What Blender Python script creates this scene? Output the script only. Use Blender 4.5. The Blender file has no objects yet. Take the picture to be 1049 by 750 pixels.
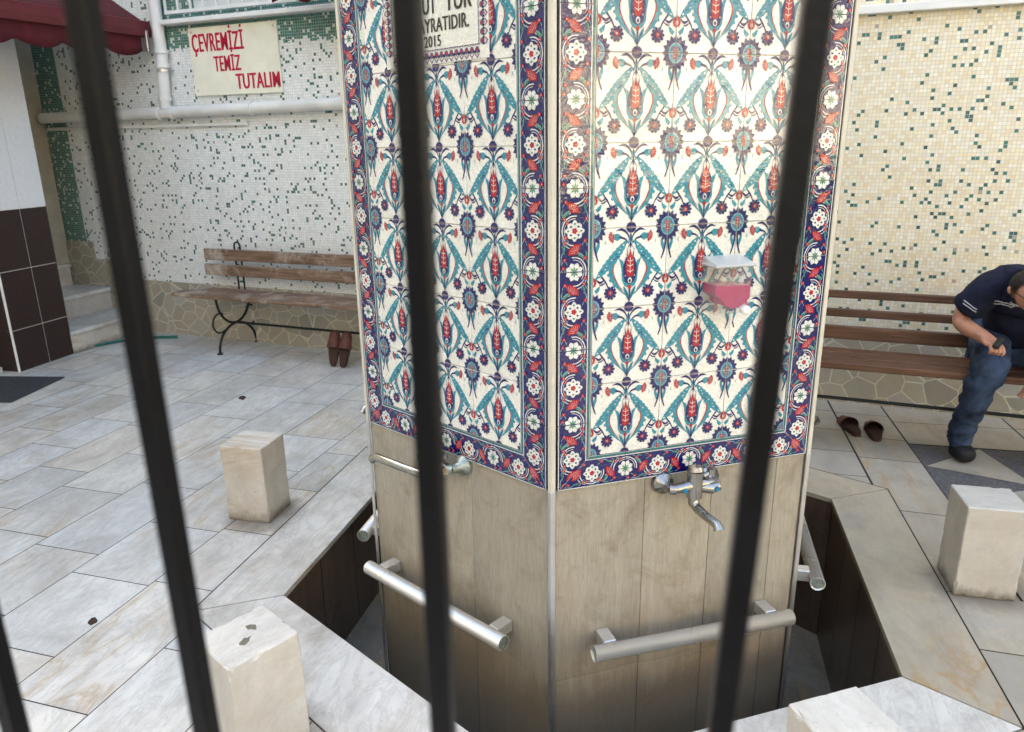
import bpy, bmesh, math, random
from mathutils import noise as mnoise
from mathutils import Vector, Matrix
random.seed(7)
R_ = math.radians
S = bpy.context.scene
COL = S.collection

# ------------------------------------------------------------------ camera, sky, sun
cd = bpy.data.cameras.new("camera"); cam = bpy.data.objects.new("camera", cd); COL.objects.link(cam)
Rv = Vector((0.97434385, 0.22460301, -0.01440661)); Uv = Vector((-0.05107064, 0.28298154, 0.95776471)); Fv = Vector((-0.21919364, 0.9324564, -0.28719194))
mw = Matrix((Rv, Uv, -Fv)).transposed().to_4x4(); mw.translation = Vector((0.3116, -2.5772, 1.4993)); cam.matrix_world = mw
cd.sensor_width = 36; cd.lens = 25.95; cd.clip_start = .02; cd.clip_end = 500
cd.dof.use_dof = True; cd.dof.focus_distance = 2.6; cd.dof.aperture_fstop = 5.6
S.camera = cam
SUN_EL, SUN_AZ = 38.0, -52.0          # azimuth measured from +Y towards +X
wd = bpy.data.worlds.new("World"); S.world = wd; wd.use_nodes = True
nt = wd.node_tree; nt.nodes.clear()
sky = nt.nodes.new("ShaderNodeTexSky"); sky.sky_type = 'NISHITA'; sky.sun_disc = False
sky.sun_elevation = R_(SUN_EL); sky.sun_rotation = R_(SUN_AZ); sky.air_density = 1.0; sky.dust_density = 2.5; sky.ozone_density = 1.0
bg = nt.nodes.new("ShaderNodeBackground"); bg.inputs[1].default_value = .15
wo = nt.nodes.new("ShaderNodeOutputWorld"); nt.links.new(sky.outputs[0], bg.inputs[0]); nt.links.new(bg.outputs[0], wo.inputs[0])
sl = bpy.data.lights.new("sun", 'SUN'); sl.energy = 5.0; sl.angle = R_(.5); sl.color = (1, .93, .82)
sun = bpy.data.objects.new("sun", sl); COL.objects.link(sun)
sd = Vector((math.sin(R_(SUN_AZ))*math.cos(R_(SUN_EL)), math.cos(R_(SUN_AZ))*math.cos(R_(SUN_EL)), math.sin(R_(SUN_EL))))
sun.rotation_euler = sd.to_track_quat('Z', 'Y').to_euler()
S.view_settings.view_transform = 'Standard'; S.view_settings.look = 'None'; S.view_settings.gamma = 1; S.view_settings.use_curve_mapping = False
S.view_settings.exposure = 3.15
S.view_settings.use_white_balance = True; S.view_settings.white_balance_temperature = 8000; S.view_settings.white_balance_tint = 8
S.cycles.max_bounces = 7; S.cycles.diffuse_bounces = 4; S.cycles.glossy_bounces = 3; S.cycles.transmission_bounces = 6
S.cycles.caustics_reflective = False; S.cycles.caustics_refractive = False

# ------------------------------------------------------------------ tagging and mesh helpers
def tag(o, label=None, cat=None, group=None, kind=None):
    if label: o['label'] = label
    if cat: o['category'] = cat
    if group: o['group'] = group
    if kind: o['kind'] = kind
    return o
def empty(name, loc=(0, 0, 0), rz=0, label=None, cat=None, group=None):
    o = bpy.data.objects.new(name, None); COL.objects.link(o); o.location = loc; o.rotation_euler = (0, 0, rz)
    return tag(o, label, cat, group)
def copy_tree(o, parent=None):
    c = o.copy(); COL.objects.link(c)
    if parent: c.parent = parent
    for ch in list(o.children): copy_tree(ch, c)
    return c

class MB:
    def __init__(s): s.v = []; s.f = []; s.m = []; s.sm = []; s.at = []
    def add(s, vs, fs, mi=0, smooth=False, a=0.0):
        b = len(s.v); s.v += [tuple(x) for x in vs]
        for f in fs: s.f.append([b+i for i in f]); s.m.append(mi); s.sm.append(smooth); s.at.append(a)
    def poly(s, pts, mi=0, a=0.0): s.add(pts, [list(range(len(pts)))], mi, False, a)
    def box(s, x0, x1, y0, y1, z0, z1, mi=0, M=None, bev=0.0, a=0.0):
        if bev <= 0:
            vs = [Vector((x, y, z)) for z in (z0, z1) for y in (y0, y1) for x in (x0, x1)]
            fs = [(0, 2, 3, 1), (4, 5, 7, 6), (0, 1, 5, 4), (2, 6, 7, 3), (0, 4, 6, 2), (1, 3, 7, 5)]
        else:
            b = bev; vs = []; idx = {}
            c = [(x0, x1), (y0, y1), (z0, z1)]
            for i in range(8):
                sx, sy, sz = i & 1, (i >> 1) & 1, (i >> 2) & 1
                p = [c[0][sx], c[1][sy], c[2][sz]]; sg = [1-2*sx, 1-2*sy, 1-2*sz]
                for ax in range(3):
                    q = [p[k] + (sg[k]*b if k != ax else 0) for k in range(3)]
                    idx[(i, ax)] = len(vs); vs.append(Vector(q))
            fs = []
            for ax in range(3):
                o1, o2 = [k for k in range(3) if k != ax]
                for sgn in (0, 1):
                    loop = []
                    for (u, w) in ((0, 0), (1, 0), (1, 1), (0, 1)):
                        i = (sgn << ax) | (u << o1) | (w << o2); loop.append(idx[(i, ax)])
                    fs.append(loop)
            for ax in range(3):
                o1, o2 = [k for k in range(3) if k != ax]
                for u in (0, 1):
                    for w in (0, 1):
                        i = (u << o1) | (w << o2); j = i | (1 << ax)
                        fs.append([idx[(i, o1)], idx[(j, o1)], idx[(j, o2)], idx[(i, o2)]])
            for i in range(8): fs.append([idx[(i, 0)], idx[(i, 1)], idx[(i, 2)]])
            cen = Vector(((x0+x1)/2, (y0+y1)/2, (z0+z1)/2)); ff = []
            for f in fs:
                n = (vs[f[1]]-vs[f[0]]).cross(vs[f[2]]-vs[f[0]]); fc = sum((vs[k] for k in f), Vector())/len(f)
                ff.append(f if n.dot(fc-cen) > 0 else f[::-1])
            fs = ff
        if M: vs = [M @ v for v in vs]
        s.add(vs, fs, mi, False, a)
    def prism(s, poly, z0, z1, mi=0, a=0.0, M=None):
        n = len(poly); ar = sum(poly[i][0]*poly[(i+1) % n][1]-poly[(i+1) % n][0]*poly[i][1] for i in range(n))
        if ar < 0: poly = poly[::-1]
        vs = [Vector((x, y, z0)) for x, y in poly] + [Vector((x, y, z1)) for x, y in poly]
        if M: vs = [M @ v for v in vs]
        s.add(vs, [list(range(n))[::-1], list(range(n, 2*n))] + [(i, (i+1) % n, n+(i+1) % n, n+i) for i in range(n)], mi, False, a)
    def tube(s, pts, r, mi=0, seg=12, cap=True, hollow=False, smooth=True):
        pts = [Vector(p) for p in pts]; n = len(pts); rr = r if isinstance(r, (list, tuple)) else [r]*n
        vs = []; up = None
        for i, p in enumerate(pts):
            d = (pts[min(i+1, n-1)] - pts[max(i-1, 0)]).normalized()
            if up is None:
                up = Vector((0, 0, 1)) if abs(d.z) < .9 else Vector((1, 0, 0))
            a = (up - d*up.dot(d)).normalized(); up = a; b = d.cross(a)
            for k in range(seg):
                t = 2*math.pi*k/seg; vs.append(p + (a*math.cos(t) + b*math.sin(t))*rr[i])
        fs = [(i*seg+k, i*seg+(k+1) % seg, (i+1)*seg+(k+1) % seg, (i+1)*seg+k) for i in range(n-1) for k in range(seg)]
        s.add(vs, fs, mi, smooth)
        if cap: s.add(vs[:seg], [list(range(seg))[::-1]], mi); s.add(vs[-seg:], [list(range(seg))], mi)
    def lathe(s, prof, M, mi=0, seg=20):   # prof: (r, h) along local z
        vs = []; n = len(prof)
        for r, h in prof:
            for k in range(seg):
                t = 2*math.pi*k/seg; vs.append(M @ Vector((r*math.cos(t), r*math.sin(t), h)))
        fs = [(i*seg+k, i*seg+(k+1) % seg, (i+1)*seg+(k+1) % seg, (i+1)*seg+k) for i in range(n-1) for k in range(seg)]
        s.add(vs, fs, mi, True)
        s.add(vs[:seg], [list(range(seg))[::-1]], mi); s.add(vs[-seg:], [list(range(seg))], mi)
    def mesh(s, name, mats):
        me = bpy.data.meshes.new(name); me.from_pydata(s.v, [], s.f)
        for m in (mats if isinstance(mats, (list, tuple)) else [mats]): me.materials.append(m)
        me.polygons.foreach_set("material_index", s.m); me.polygons.foreach_set("use_smooth", s.sm)
        at = me.attributes.new("rnd", 'FLOAT', 'FACE'); at.data.foreach_set("value", s.at)
        me.update(); return me
    def build(s, name, mats, parent=None, loc=(0, 0, 0), rot=(0, 0, 0)):
        o = bpy.data.objects.new(name, s.mesh(name, mats)); COL.objects.link(o)
        o.location = loc; o.rotation_euler = rot
        if parent: o.parent = parent
        return o

# ------------------------------------------------------------------ materials
class NT:
    def __init__(s, name):
        s.m = bpy.data.materials.new(name); s.m.use_nodes = True; s.t = s.m.node_tree; s.n = s.t.nodes
        s.b = s.n["Principled BSDF"]; s.tc = s.n.new("ShaderNodeTexCoord")
    def node(s, typ, **kw):
        x = s.n.new(typ)
        for k, v in kw.items(): setattr(x, k, v)
        return x
    def link(s, a, b): s.t.links.new(a, b)
    def inp(s, node, i, v):
        if hasattr(v, 'default_value') or hasattr(v, 'is_output'): s.link(v, node.inputs[i])
        else: node.inputs[i].default_value = v
    def noise(s, vec, scale, detail=3, rough=.5, dist=0.0, out=0):
        x = s.node("ShaderNodeTexNoise"); s.link(vec, x.inputs["Vector"]); x.inputs["Scale"].default_value = scale
        x.inputs["Detail"].default_value = detail; x.inputs["Roughness"].default_value = rough; x.inputs["Distortion"].default_value = dist
        return x.outputs[out]
    def ramp(s, v, stops):
        x = s.node("ShaderNodeValToRGB"); e = x.color_ramp.elements
        while len(e) < len(stops): e.new(.5)
        for i, (p, c) in enumerate(stops):
            e[i].position = p; e[i].color = (c[0], c[1], c[2], 1) if isinstance(c, tuple) else (c, c, c, 1)
        s.link(v, x.inputs[0]); return x.outputs[0]
    def mix(s, f, a, b, mode='MIX'):
        x = s.node("ShaderNodeMix", data_type='RGBA', blend_type=mode)
        for i, v in ((0, f), (6, a), (7, b)):
            if isinstance(v, tuple): x.inputs[i].default_value = (*v, 1)
            else: s.inp(x, i, v)
        return x.outputs[2]
    def math(s, op, a, b=0.0, clamp=False):
        x = s.node("ShaderNodeMath", operation=op, use_clamp=clamp); s.inp(x, 0, a); s.inp(x, 1, b); return x.outputs[0]
    def vmath(s, op, a, b):
        x = s.node("ShaderNodeVectorMath", operation=op); s.inp(x, 0, a); s.inp(x, 1, b); return x.outputs[0]
    def mapping(s, vec, scale=(1, 1, 1), loc=(0, 0, 0), rot=(0, 0, 0)):
        x = s.node("ShaderNodeMapping"); s.link(vec, x.inputs[0]); x.inputs[1].default_value = loc; x.inputs[2].default_value = rot; x.inputs[3].default_value = scale
        return x.outputs[0]
    def bump(s, h, strength=.3, dist=.002):
        x = s.node("ShaderNodeBump"); x.inputs["Strength"].default_value = strength; x.inputs["Distance"].default_value = dist
        s.link(h, x.inputs["Height"]); s.link(x.outputs[0], s.b.inputs["Normal"]); return x
    def attr(s, name="rnd"):
        x = s.node("ShaderNodeAttribute", attribute_name=name); return x.outputs["Fac"]
    def set(s, col=None, rough=None, metal=None, spec=None):
        if col is not None:
            if isinstance(col, tuple): s.b.inputs["Base Color"].default_value = (*col, 1)
            else: s.link(col, s.b.inputs["Base Color"])
        if rough is not None: s.inp(s.b, "Roughness", rough)
        if metal is not None: s.inp(s.b, "Metallic", metal)
        if spec is not None: s.b.inputs["Specular IOR Level"].default_value = spec
        return s.m

def plain(name, col, rough=.5, metal=0, var=.12, nscale=9, bump=.15):
    m = NT(name); o = m.tc.outputs["Object"]
    n = m.noise(o, nscale, 5, .6)
    c = m.mix(m.ramp(n, [(.3, 0.0), (.7, 1.0)]), tuple(x*(1-var) for x in col), tuple(min(1, x*(1+var)) for x in col))
    m.set(c, m.math('ADD', m.math('MULTIPLY', n, .2), rough-.1), metal, .25)
    if bump: m.bump(m.noise(o, nscale*12, 4), bump, .001)
    return m.m

def marble(name, tint=(.56, .56, .545), stain=.5, rough=.36, dark=.0, veins=1.0):
    m = NT(name); g = m.tc.outputs["Object"]; r = m.attr()
    off = m.node("ShaderNodeCombineXYZ"); m.inp(off, 0, m.math('MULTIPLY', r, 17.3)); m.inp(off, 1, m.math('MULTIPLY', r, 9.1)); m.inp(off, 2, m.math('MULTIPLY', r, 5.7))
    v = m.vmath('ADD', g, off.outputs[0])
    vr = m.mapping(v, (2.2, .8, 1.2), rot=(0, 0, .55))
    cloud = m.noise(vr, 2.6, 7, .62, 1.2)
    base = m.ramp(cloud, [(.28, tuple(x*.70 for x in tint)), (.45, tuple(x*.92 for x in tint)), (.6, tint), (.8, tuple(min(1, x*1.13) for x in tint))])
    # per slab tone: cool grey, white, warm
    tone = m.ramp(r, [(0, (.87, .90, .94)), (.3, (1.0, 1.0, 1.0)), (.55, (1.03, .97, .90)), (.75, (.80, .82, .84)), (1, (1.05, 1.02, .98))])
    base = m.mix(1.0, base, tone, 'MULTIPLY')
    # fine grey veins
    w = m.noise(m.mapping(v, (3.2, 1.0, 2), rot=(0, 0, .8)), 2.3, 8, .7, 2.2)
    vein = m.ramp(m.math('ABSOLUTE', m.math('SUBTRACT', w, .5)), [(0, 1.0), (.018, .35), (.06, 0.0)])
    base = m.mix(m.math('MULTIPLY', vein, .42*veins), base, (.28, .28, .27))
    # ochre iron veins
    w2 = m.noise(m.mapping(v, (2.6, .7, 2), rot=(0, 0, -.7)), 1.3, 5, .6, 1.5)
    v2 = m.ramp(m.math('ABSOLUTE', m.math('SUBTRACT', w2, .52)), [(0, 1.0), (.03, .25), (.09, 0.0)])
    base = m.mix(m.math('MULTIPLY', m.math('MULTIPLY', v2, m.ramp(m.noise(v, 1.1, 2), [(.45, 0.0), (.62, 1.0)])), .75*stain), base, (.36, .23, .10))
    # general grime
    gr = m.ramp(m.noise(g, 3.4, 8, .7, .4), [(.48, 0.0), (.72, 1.0)])
    base = m.mix(m.math('MULTIPLY', gr, .62*stain), base, (.25, .215, .17))
    gr2 = m.ramp(m.noise(v, 1.7, 9, .78, 1.4), [(.50, 0.0), (.66, 1.0)]); base = m.mix(m.math('MULTIPLY', gr2, .55), base, (.34, .33, .32))
    if name in ('marble_slabs', 'marble_slabs_stained_shaded', 'marble_rim'):
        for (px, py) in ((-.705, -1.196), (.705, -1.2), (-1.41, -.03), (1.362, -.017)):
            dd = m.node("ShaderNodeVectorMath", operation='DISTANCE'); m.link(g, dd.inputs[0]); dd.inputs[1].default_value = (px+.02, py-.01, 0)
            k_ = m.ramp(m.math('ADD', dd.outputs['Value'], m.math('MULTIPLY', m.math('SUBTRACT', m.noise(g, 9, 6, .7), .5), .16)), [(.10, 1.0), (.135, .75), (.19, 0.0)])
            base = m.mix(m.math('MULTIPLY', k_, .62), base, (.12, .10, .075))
    sp = m.ramp(m.noise(g, 55, 4, .7), [(.62, 0.0), (.76, 1.0)])
    base = m.mix(m.math('MULTIPLY', sp, .35), base, (.15, .13, .11))
    if name == 'marble_block':
        ge = m.node("ShaderNodeNewGeometry"); sn = m.node("ShaderNodeSeparateXYZ"); m.link(m.tc.outputs["Normal"], sn.inputs[0])
        side = m.math('LESS_THAN', sn.outputs[2], .5); sz = m.node("ShaderNodeSeparateXYZ"); m.link(g, sz.inputs[0])
        stn = m.ramp(m.noise(m.mapping(v, (16, 16, 3.5)), 1.0, 6, .7, .6), [(.35, .35), (.65, 1.0)])
        base = m.mix(m.math('MULTIPLY', m.math('MULTIPLY', stn, side), .42), base, (.42, .34, .25))
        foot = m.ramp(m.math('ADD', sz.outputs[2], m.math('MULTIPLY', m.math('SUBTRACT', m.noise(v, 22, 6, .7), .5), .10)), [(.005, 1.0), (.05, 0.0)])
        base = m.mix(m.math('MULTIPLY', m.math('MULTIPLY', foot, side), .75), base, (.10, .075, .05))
        nick = m.ramp(m.noise(m.mapping(v, (20, 20, 60)), 1.0, 5, .7), [(.66, 0.0), (.72, 1.0)])
        base = m.mix(m.math('MULTIPLY', m.math('MULTIPLY', nick, side), .6), base, (.14, .11, .08))
    m.set(base, m.math('ADD', m.math('MULTIPLY', m.noise(g, 7, 5, .6), .35), rough-.17))
    m.bump(m.noise(g, 30, 6, .65), .25, .002)
    return m.m

def glaze(name, col, var=.12, rough=.12):
    m = NT(name); g = m.tc.outputs["Object"]; n = m.noise(g, 160, 3, .6)
    c = m.mix(m.ramp(n, [(.35, 0.0), (.65, 1.0)]), tuple(x*(1-var) for x in col), tuple(min(1, x*(1+var)) for x in col))
    c = m.mix(1.0, c, m.ramp(m.attr(), [(0, (.93, .93, .91)), (1, (1.06, 1.05, 1.04))]), 'MULTIPLY')
    m.set(c, rough)
    m.b.inputs["Coat Weight"].default_value = .45; m.b.inputs["Coat Roughness"].default_value = .05
    h = m.math('ADD', m.noise(g, 34, 2, .5), m.math('MULTIPLY', m.noise(g, 210, 2, .5), .22))
    bp = m.bump(h, .48, .003); m.link(bp.outputs[0], m.b.inputs["Coat Normal"])
    return m.m

def mosaic(name):
    m = NT(name); g = m.tc.outputs["Object"]; P = .0190
    sx = m.node("ShaderNodeSeparateXYZ"); m.link(g, sx.inputs[0]); x, z = sx.outputs[0], sx.outputs[2]
    wob = m.math('MULTIPLY', m.math('SUBTRACT', m.noise(g, 2.2, 2), .5), .012)
    u = m.math('DIVIDE', m.math('ADD', x, wob), P); v = m.math('DIVIDE', m.math('ADD', z, wob), P)
    cell = m.node("ShaderNodeCombineXYZ"); m.inp(cell, 0, m.math('FLOOR', u)); m.inp(cell, 1, m.math('FLOOR', v))
    wn = m.node("ShaderNodeTexWhiteNoise", noise_dimensions='2D'); m.link(cell.outputs[0], wn.inputs[0]); r1 = wn.outputs[0]
    cell2 = m.vmath('ADD', cell.outputs[0], (77.5, 31.2, 0)); wn2 = m.node("ShaderNodeTexWhiteNoise", noise_dimensions='2D'); m.link(cell2, wn2.inputs[0]); r2 = wn2.outputs[0]
    clump = m.noise(cell.outputs[0], .33, 1, .5)
    prob = m.ramp(clump, [(.38, .025), (.68, .16)])
    isg = m.math('LESS_THAN', r1, prob)
    # teal bands: right of the downpipe above z 2.22, and the strip by the door
    def rng(val, a, b): return m.math('MULTIPLY', m.math('GREATER_THAN', val, a), m.math('LESS_THAN', val, b))
    zj = m.math('ADD', z, m.math('MULTIPLY', m.math('SUBTRACT', r2, .5), .05))
    band = m.math('MAXIMUM', m.math('MULTIPLY', rng(x, -3.60, -.6), m.math('GREATER_THAN', zj, 2.22)), rng(x, -5.3, -4.80))
    white = m.mix(r2, (.70, .72, .71), (.84, .85, .83))
    warm = m.mix(r2, (.70, .58, .38), (.79, .72, .51))
    wx = m.ramp(m.math('MULTIPLY', m.math('ADD', x, .5), .8, True), [(0, 0.0), (1, 1.0)])  # cream tile mix towards the right, with warm bounce light in its colour
    white = m.mix(m.math('MULTIPLY', wx, m.math('ADD', m.math('MULTIPLY', m.math('GREATER_THAN', r1, .55), .35), .65)), white, warm)
    green = m.mix(r2, (.008, .07, .058), (.025, .17, .14))
    teal = m.mix(r2, (.005, .10, .08), (.02, .21, .17))
    teal = m.mix(m.math('LESS_THAN', r1, .12), teal, (.60, .66, .60))
    c = m.mix(band, m.mix(isg, white, green), teal)
    lost = m.math('GREATER_THAN', m.math('MULTIPLY', m.noise(cell.outputs[0], .55, 1), r2), .66)
    c = m.mix(m.math('MULTIPLY', lost, .8), c, (.28, .2, .15))
    fu = m.math('ABSOLUTE', m.math('SUBTRACT', m.math('FRACT', u), .5)); fv = m.math('ABSOLUTE', m.math('SUBTRACT', m.math('FRACT', v), .5))
    edge = m.math('MAXIMUM', fu, fv); gm = m.ramp(edge, [(.43, 0.0), (.47, 1.0)])
    gc = m.mix(m.noise(g, 1.7, 3), (.46, .45, .42), (.60, .58, .53))
    c = m.mix(gm, c, gc)
    dirt = m.ramp(m.noise(g, 1.1, 6, .65), [(.45, 0.0), (.8, 1.0)])
    c = m.mix(m.math('MULTIPLY', dirt, .22), c, (.34, .28, .19))
    m.set(c, m.math('ADD', m.math('MULTIPLY', gm, .5), .28)); m.bump(m.math('SUBTRACT', m.math('MULTIPLY', r2, .3), gm), .6, .0015)
    return m.m

def crazy(name, scale=7.4, cols=((.30, .28, .235), (.46, .41, .32), (.39, .34, .265), (.43, .405, .37))):
    m = NT(name); g = m.mapping(m.tc.outputs["Object"], (1, .001, 1.15))
    g2 = m.vmath('ADD', g, m.vmath('MULTIPLY', m.vmath('SUBTRACT', m.noise(g, 3, 1, out=1), (.5, .5, .5)), (.05, .0, .05)))
    a = m.node("ShaderNodeTexVoronoi", feature='DISTANCE_TO_EDGE'); m.link(g2, a.inputs["Vector"]); a.inputs["Scale"].default_value = scale
    b = m.node("ShaderNodeTexVoronoi", feature='F1'); m.link(g2, b.inputs["Vector"]); b.inputs["Scale"].default_value = scale
    sp = m.node("ShaderNodeSeparateColor"); m.link(b.outputs["Color"], sp.inputs[0])
    st = m.ramp(sp.outputs[0], [(0, cols[0]), (.35, cols[1]), (.65, cols[2]), (1, cols[3])])
    st = m.mix(m.noise(m.tc.outputs["Object"], 16, 6, .7), st, m.mix(1.0, st, (.72, .70, .66), 'MULTIPLY'))
    ed = m.ramp(a.outputs["Distance"], [(.016, 1.0), (.026, 0.0)])
    c = m.mix(ed, st, (.56, .52, .42))
    m.set(c, .62); m.bump(m.math('SUBTRACT', m.noise(m.tc.outputs["Object"], 40, 5), m.math('MULTIPLY', ed, .8)), .5, .003)
    return m.m

def streaky(name, c1, c2, c3, rough=.4, axis='z', dirt=None, s=1.0):
    """stone-look porcelain / timber with long streaks"""
    m = NT(name); o = m.tc.outputs["Object"]; r = m.attr()
    off = m.node("ShaderNodeCombineXYZ"); m.inp(off, 0, m.math('MULTIPLY', r, 7.7)); m.inp(off, 1, m.math('MULTIPLY', r, 3.1)); m.inp(off, 2, m.math('MULTIPLY', r, 5.3))
    v = m.vmath('ADD', o, off.outputs[0])
    sc = {'z': (60*s, 60*s, 3.2*s), 'x': (3*s, 70*s, 70*s)}[axis]
    n = m.noise(m.mapping(v, sc), 1.0, 6, .7, .5)
    n2 = m.noise(v, 2.6*s, 5, .6, .4)
    c = m.ramp(n, [(.3, c1), (.52, c2), (.72, c3)])
    c = m.mix(m.ramp(n2, [(.4, 0.0), (.72, 1.0)]), c, m.mix(1.0, c, (.70, .64, .56), 'MULTIPLY'))
    c = m.mix(m.math('MULTIPLY', m.math('SUBTRACT', r, .5), .0), c, c)
    if dirt is not None: c = m.mix(m.ramp(m.noise(o, 4.5, 8, .72, .3), [(dirt[0], 0.0), (dirt[0]+.22, 1.0)]), c, dirt[1])
    m.set(c, m.math('ADD', m.math('MULTIPLY', n2, .25), rough-.12)); m.bump(n, .25, .0012)
    return m.m

def column_stone(name):
    m = NT(name); o = m.tc.outputs["Object"]; r = m.attr()
    sz = m.node("ShaderNodeSeparateXYZ"); m.link(o, sz.inputs[0]); z = sz.outputs[2]
    v = m.vmath('ADD', o, (3.3, 0, 0))
    n = m.noise(m.mapping(v, (190, 190, 14)), 1.0, 7, .75, .3)
    n2 = m.noise(v, 3.2, 6, .65, .6)
    c = m.ramp(n, [(.28, (.245, .222, .18)), (.5, (.335, .305, .25)), (.74, (.41, .378, .31))])
    c = m.mix(m.ramp(n2, [(.45, 0.0), (.8, .5)]), c, (.30, .215, .15))
    tone = m.ramp(r, [(0, (.86, .86, .85)), (1, (1.10, 1.07, 1.02))]); c = m.mix(1.0, c, tone, 'MULTIPLY')
    drip = m.ramp(m.noise(m.mapping(v, (14, 14, 1.1)), 1.0, 7, .75, .8), [(.50, 0.0), (.68, 1.0)])
    c = m.mix(m.math('MULTIPLY', drip, .4), c, (.46, .43, .37))
    blot = m.ramp(m.noise(v, 7.5, 8, .75, .8), [(.50, 0.0), (.70, 1.0)]); c = m.mix(m.math('MULTIPLY', blot, .6), c, (.16, .125, .085))
    # grime and rust stain, plus the pit's shade painted darker towards the bottom
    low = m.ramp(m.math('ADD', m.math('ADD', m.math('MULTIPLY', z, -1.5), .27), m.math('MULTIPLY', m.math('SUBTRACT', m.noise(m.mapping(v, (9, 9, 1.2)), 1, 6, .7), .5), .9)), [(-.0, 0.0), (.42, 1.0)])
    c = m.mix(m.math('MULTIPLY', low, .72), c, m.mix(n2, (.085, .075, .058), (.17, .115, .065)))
    m.set(c, m.math('ADD', m.math('MULTIPLY', n2, .3), .26)); m.bump(n, .3, .001)
    return m.m

M = {}
M['marble'] = marble('marble_slabs', (.63, .63, .61), .72); M['marble_r'] = marble('marble_slabs_stained_shaded', (.43, .39, .32), 1.1)  # second one: heavier dirt, plus the right side's warm shade in its tint
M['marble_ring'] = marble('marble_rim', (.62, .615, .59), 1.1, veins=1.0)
M['marble_block'] = marble('marble_block', (.60, .59, .555), .8, .38, veins=.45)
M['grout'] = plain('joint_mortar', (.045, .042, .036), .9)
M['granite'] = plain('dark_granite_fill', (.10, .10, .105), .55, var=.5, nscale=70)
M['mosaic'] = mosaic('glass_mosaic'); M['crazy'] = crazy('crazy_paving_cladding')
M['plaster'] = plain('cream_plaster', (.78, .70, .52), .8, nscale=3)
M['plaster2'] = plain('grey_render', (.34, .33, .32), .85, nscale=2)
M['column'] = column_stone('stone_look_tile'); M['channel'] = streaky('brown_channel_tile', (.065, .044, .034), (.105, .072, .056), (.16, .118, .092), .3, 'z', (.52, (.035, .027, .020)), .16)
M['chfloor'] = marble('channel_floor_stone', (.24, .22, .18), 1.3, .22, .35)
M['trim'] = plain('cream_trim', (.55, .52, .44), .4, var=.1); M['alu'] = plain('aluminium', (.62, .62, .62), .32, .9, var=.06, nscale=30)
M['chrome'] = plain('chrome', (.34, .335, .32), .25, 1, var=.12, nscale=40, bump=.08); M['chrome_old'] = plain('limescaled_chrome', (.30, .34, .31), .36, .7, var=.3, nscale=60)
M['steel'] = streaky('brushed_steel', (.66, .66, .65), (.76, .76, .75), (.82, .82, .81), .26, 'x', None, .25); M['steel'].node_tree.nodes["Principled BSDF"].inputs["Metallic"].default_value = .6
M['iron'] = plain('black_painted_iron', (.0018, .0018, .0028), .42, .0, var=.6, nscale=25, bump=.5); M['iron'].node_tree.nodes['Principled BSDF'].inputs['Specular IOR Level'].default_value = .18
M['wiron'] = plain('bench_iron', (.012, .014, .015), .45)
M['wood_l'] = streaky('weathered_timber', (.085, .045, .028), (.21, .125, .08), (.36, .26, .185), .7, 'x', (.50, (.50, .44, .37)))
M['wood_r'] = streaky('brown_stained_timber', (.055, .022, .010), (.12, .050, .024), (.20, .10, .055), .5, 'x', (.62, (.26, .19, .14)))
M['white'] = plain('white_paint', (.72, .72, .70), .4, var=.06); M['whitepipe'] = plain('white_pvc_pipe', (.66, .65, .62), .35, var=.12, nscale=4)
M['maroon'] = plain('maroon_canvas', (.085, .010, .014), .75, var=.25, nscale=14); M['maroon_bar'] = plain('maroon_profile', (.12, .022, .026), .42, var=.15)
M['signboard'] = plain('cream_signboard', (.76, .74, .61), .35, var=.07); M['red_letter'] = plain('red_lettering', (.50, .012, .05), .4, var=.08, bump=0)
M['brown_tile'] = plain('brown_wall_tile', (.034, .020, .018), .5, var=.35, nscale=60); M['white_tile'] = plain('white_wall_tile', (.66, .68, .71), .4, var=.05, nscale=40)
M['white_grout'] = plain('white_grout', (.70, .70, .68), .7); M['jamb'] = plain('beige_door_frame', (.36, .32, .25), .5)
M['curtain'] = plain('pale_curtain', (.42, .44, .46), .8); M['dark'] = plain('dark_interior', (.02, .02, .022), .6); M['mat'] = plain('doormat', (.045, .047, .052), .95, var=.3, nscale=60, bump=.6)
M['hose'] = plain('green_hose', (.01, .12, .10), .4); M['slipper'] = plain('brown_leather', (.105, .034, .022), .5, var=.25, nscale=30); M['insole'] = plain('dark_insole', (.042, .017, .012), .6)
M['skin'] = plain('skin', (.42, .21, .14), .5, var=.12, nscale=20); M['skin'].node_tree.nodes["Principled BSDF"].inputs["Subsurface Weight"].default_value = .08
M['hair'] = plain('dark_hair', (.012, .009, .008), .6, var=.4, nscale=90, bump=.6); M['denim'] = plain('blue_denim', (.026, .044, .082), .85, var=.7, nscale=11, bump=.3)
M['shirt'] = plain('navy_knit', (.008, .011, .028), .85, var=.35, nscale=60); M['stripe'] = plain('grey_stripe', (.45, .47, .52), .85); M['shoe'] = plain('black_shoe', (.010, .010, .012), .6)
M['black'] = plain('black_plastic', (.008, .008, .009), .3)
M['bluedot'] = plain('blue_mark', (.01, .16, .28), .3)
M['flake'] = plain('grey_flake', (.15, .14, .11), .9); M['clay'] = plain('dark_fleck', (.05, .03, .02), .8); M['asphalt'] = plain('asphalt', (.05, .05, .05), .9, nscale=40)
M['brownwall'] = plain('brown_render', (.10, .07, .05), .8); M['leafy'] = plain('clipped_hedge', (.03, .05, .02), .9, var=.5)
m = NT('window_glass'); m.set((.03, .04, .045), .05); M['glass'] = m.m
m = NT('clear_plastic'); m.set((.55, .58, .58), .08); m.b.inputs["Alpha"].default_value = .08; M['clear'] = m.m
m = NT('frosted_lid'); m.set((.66, .67, .66), .25); m.b.inputs['Alpha'].default_value = .62; M['lid'] = m.m
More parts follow.
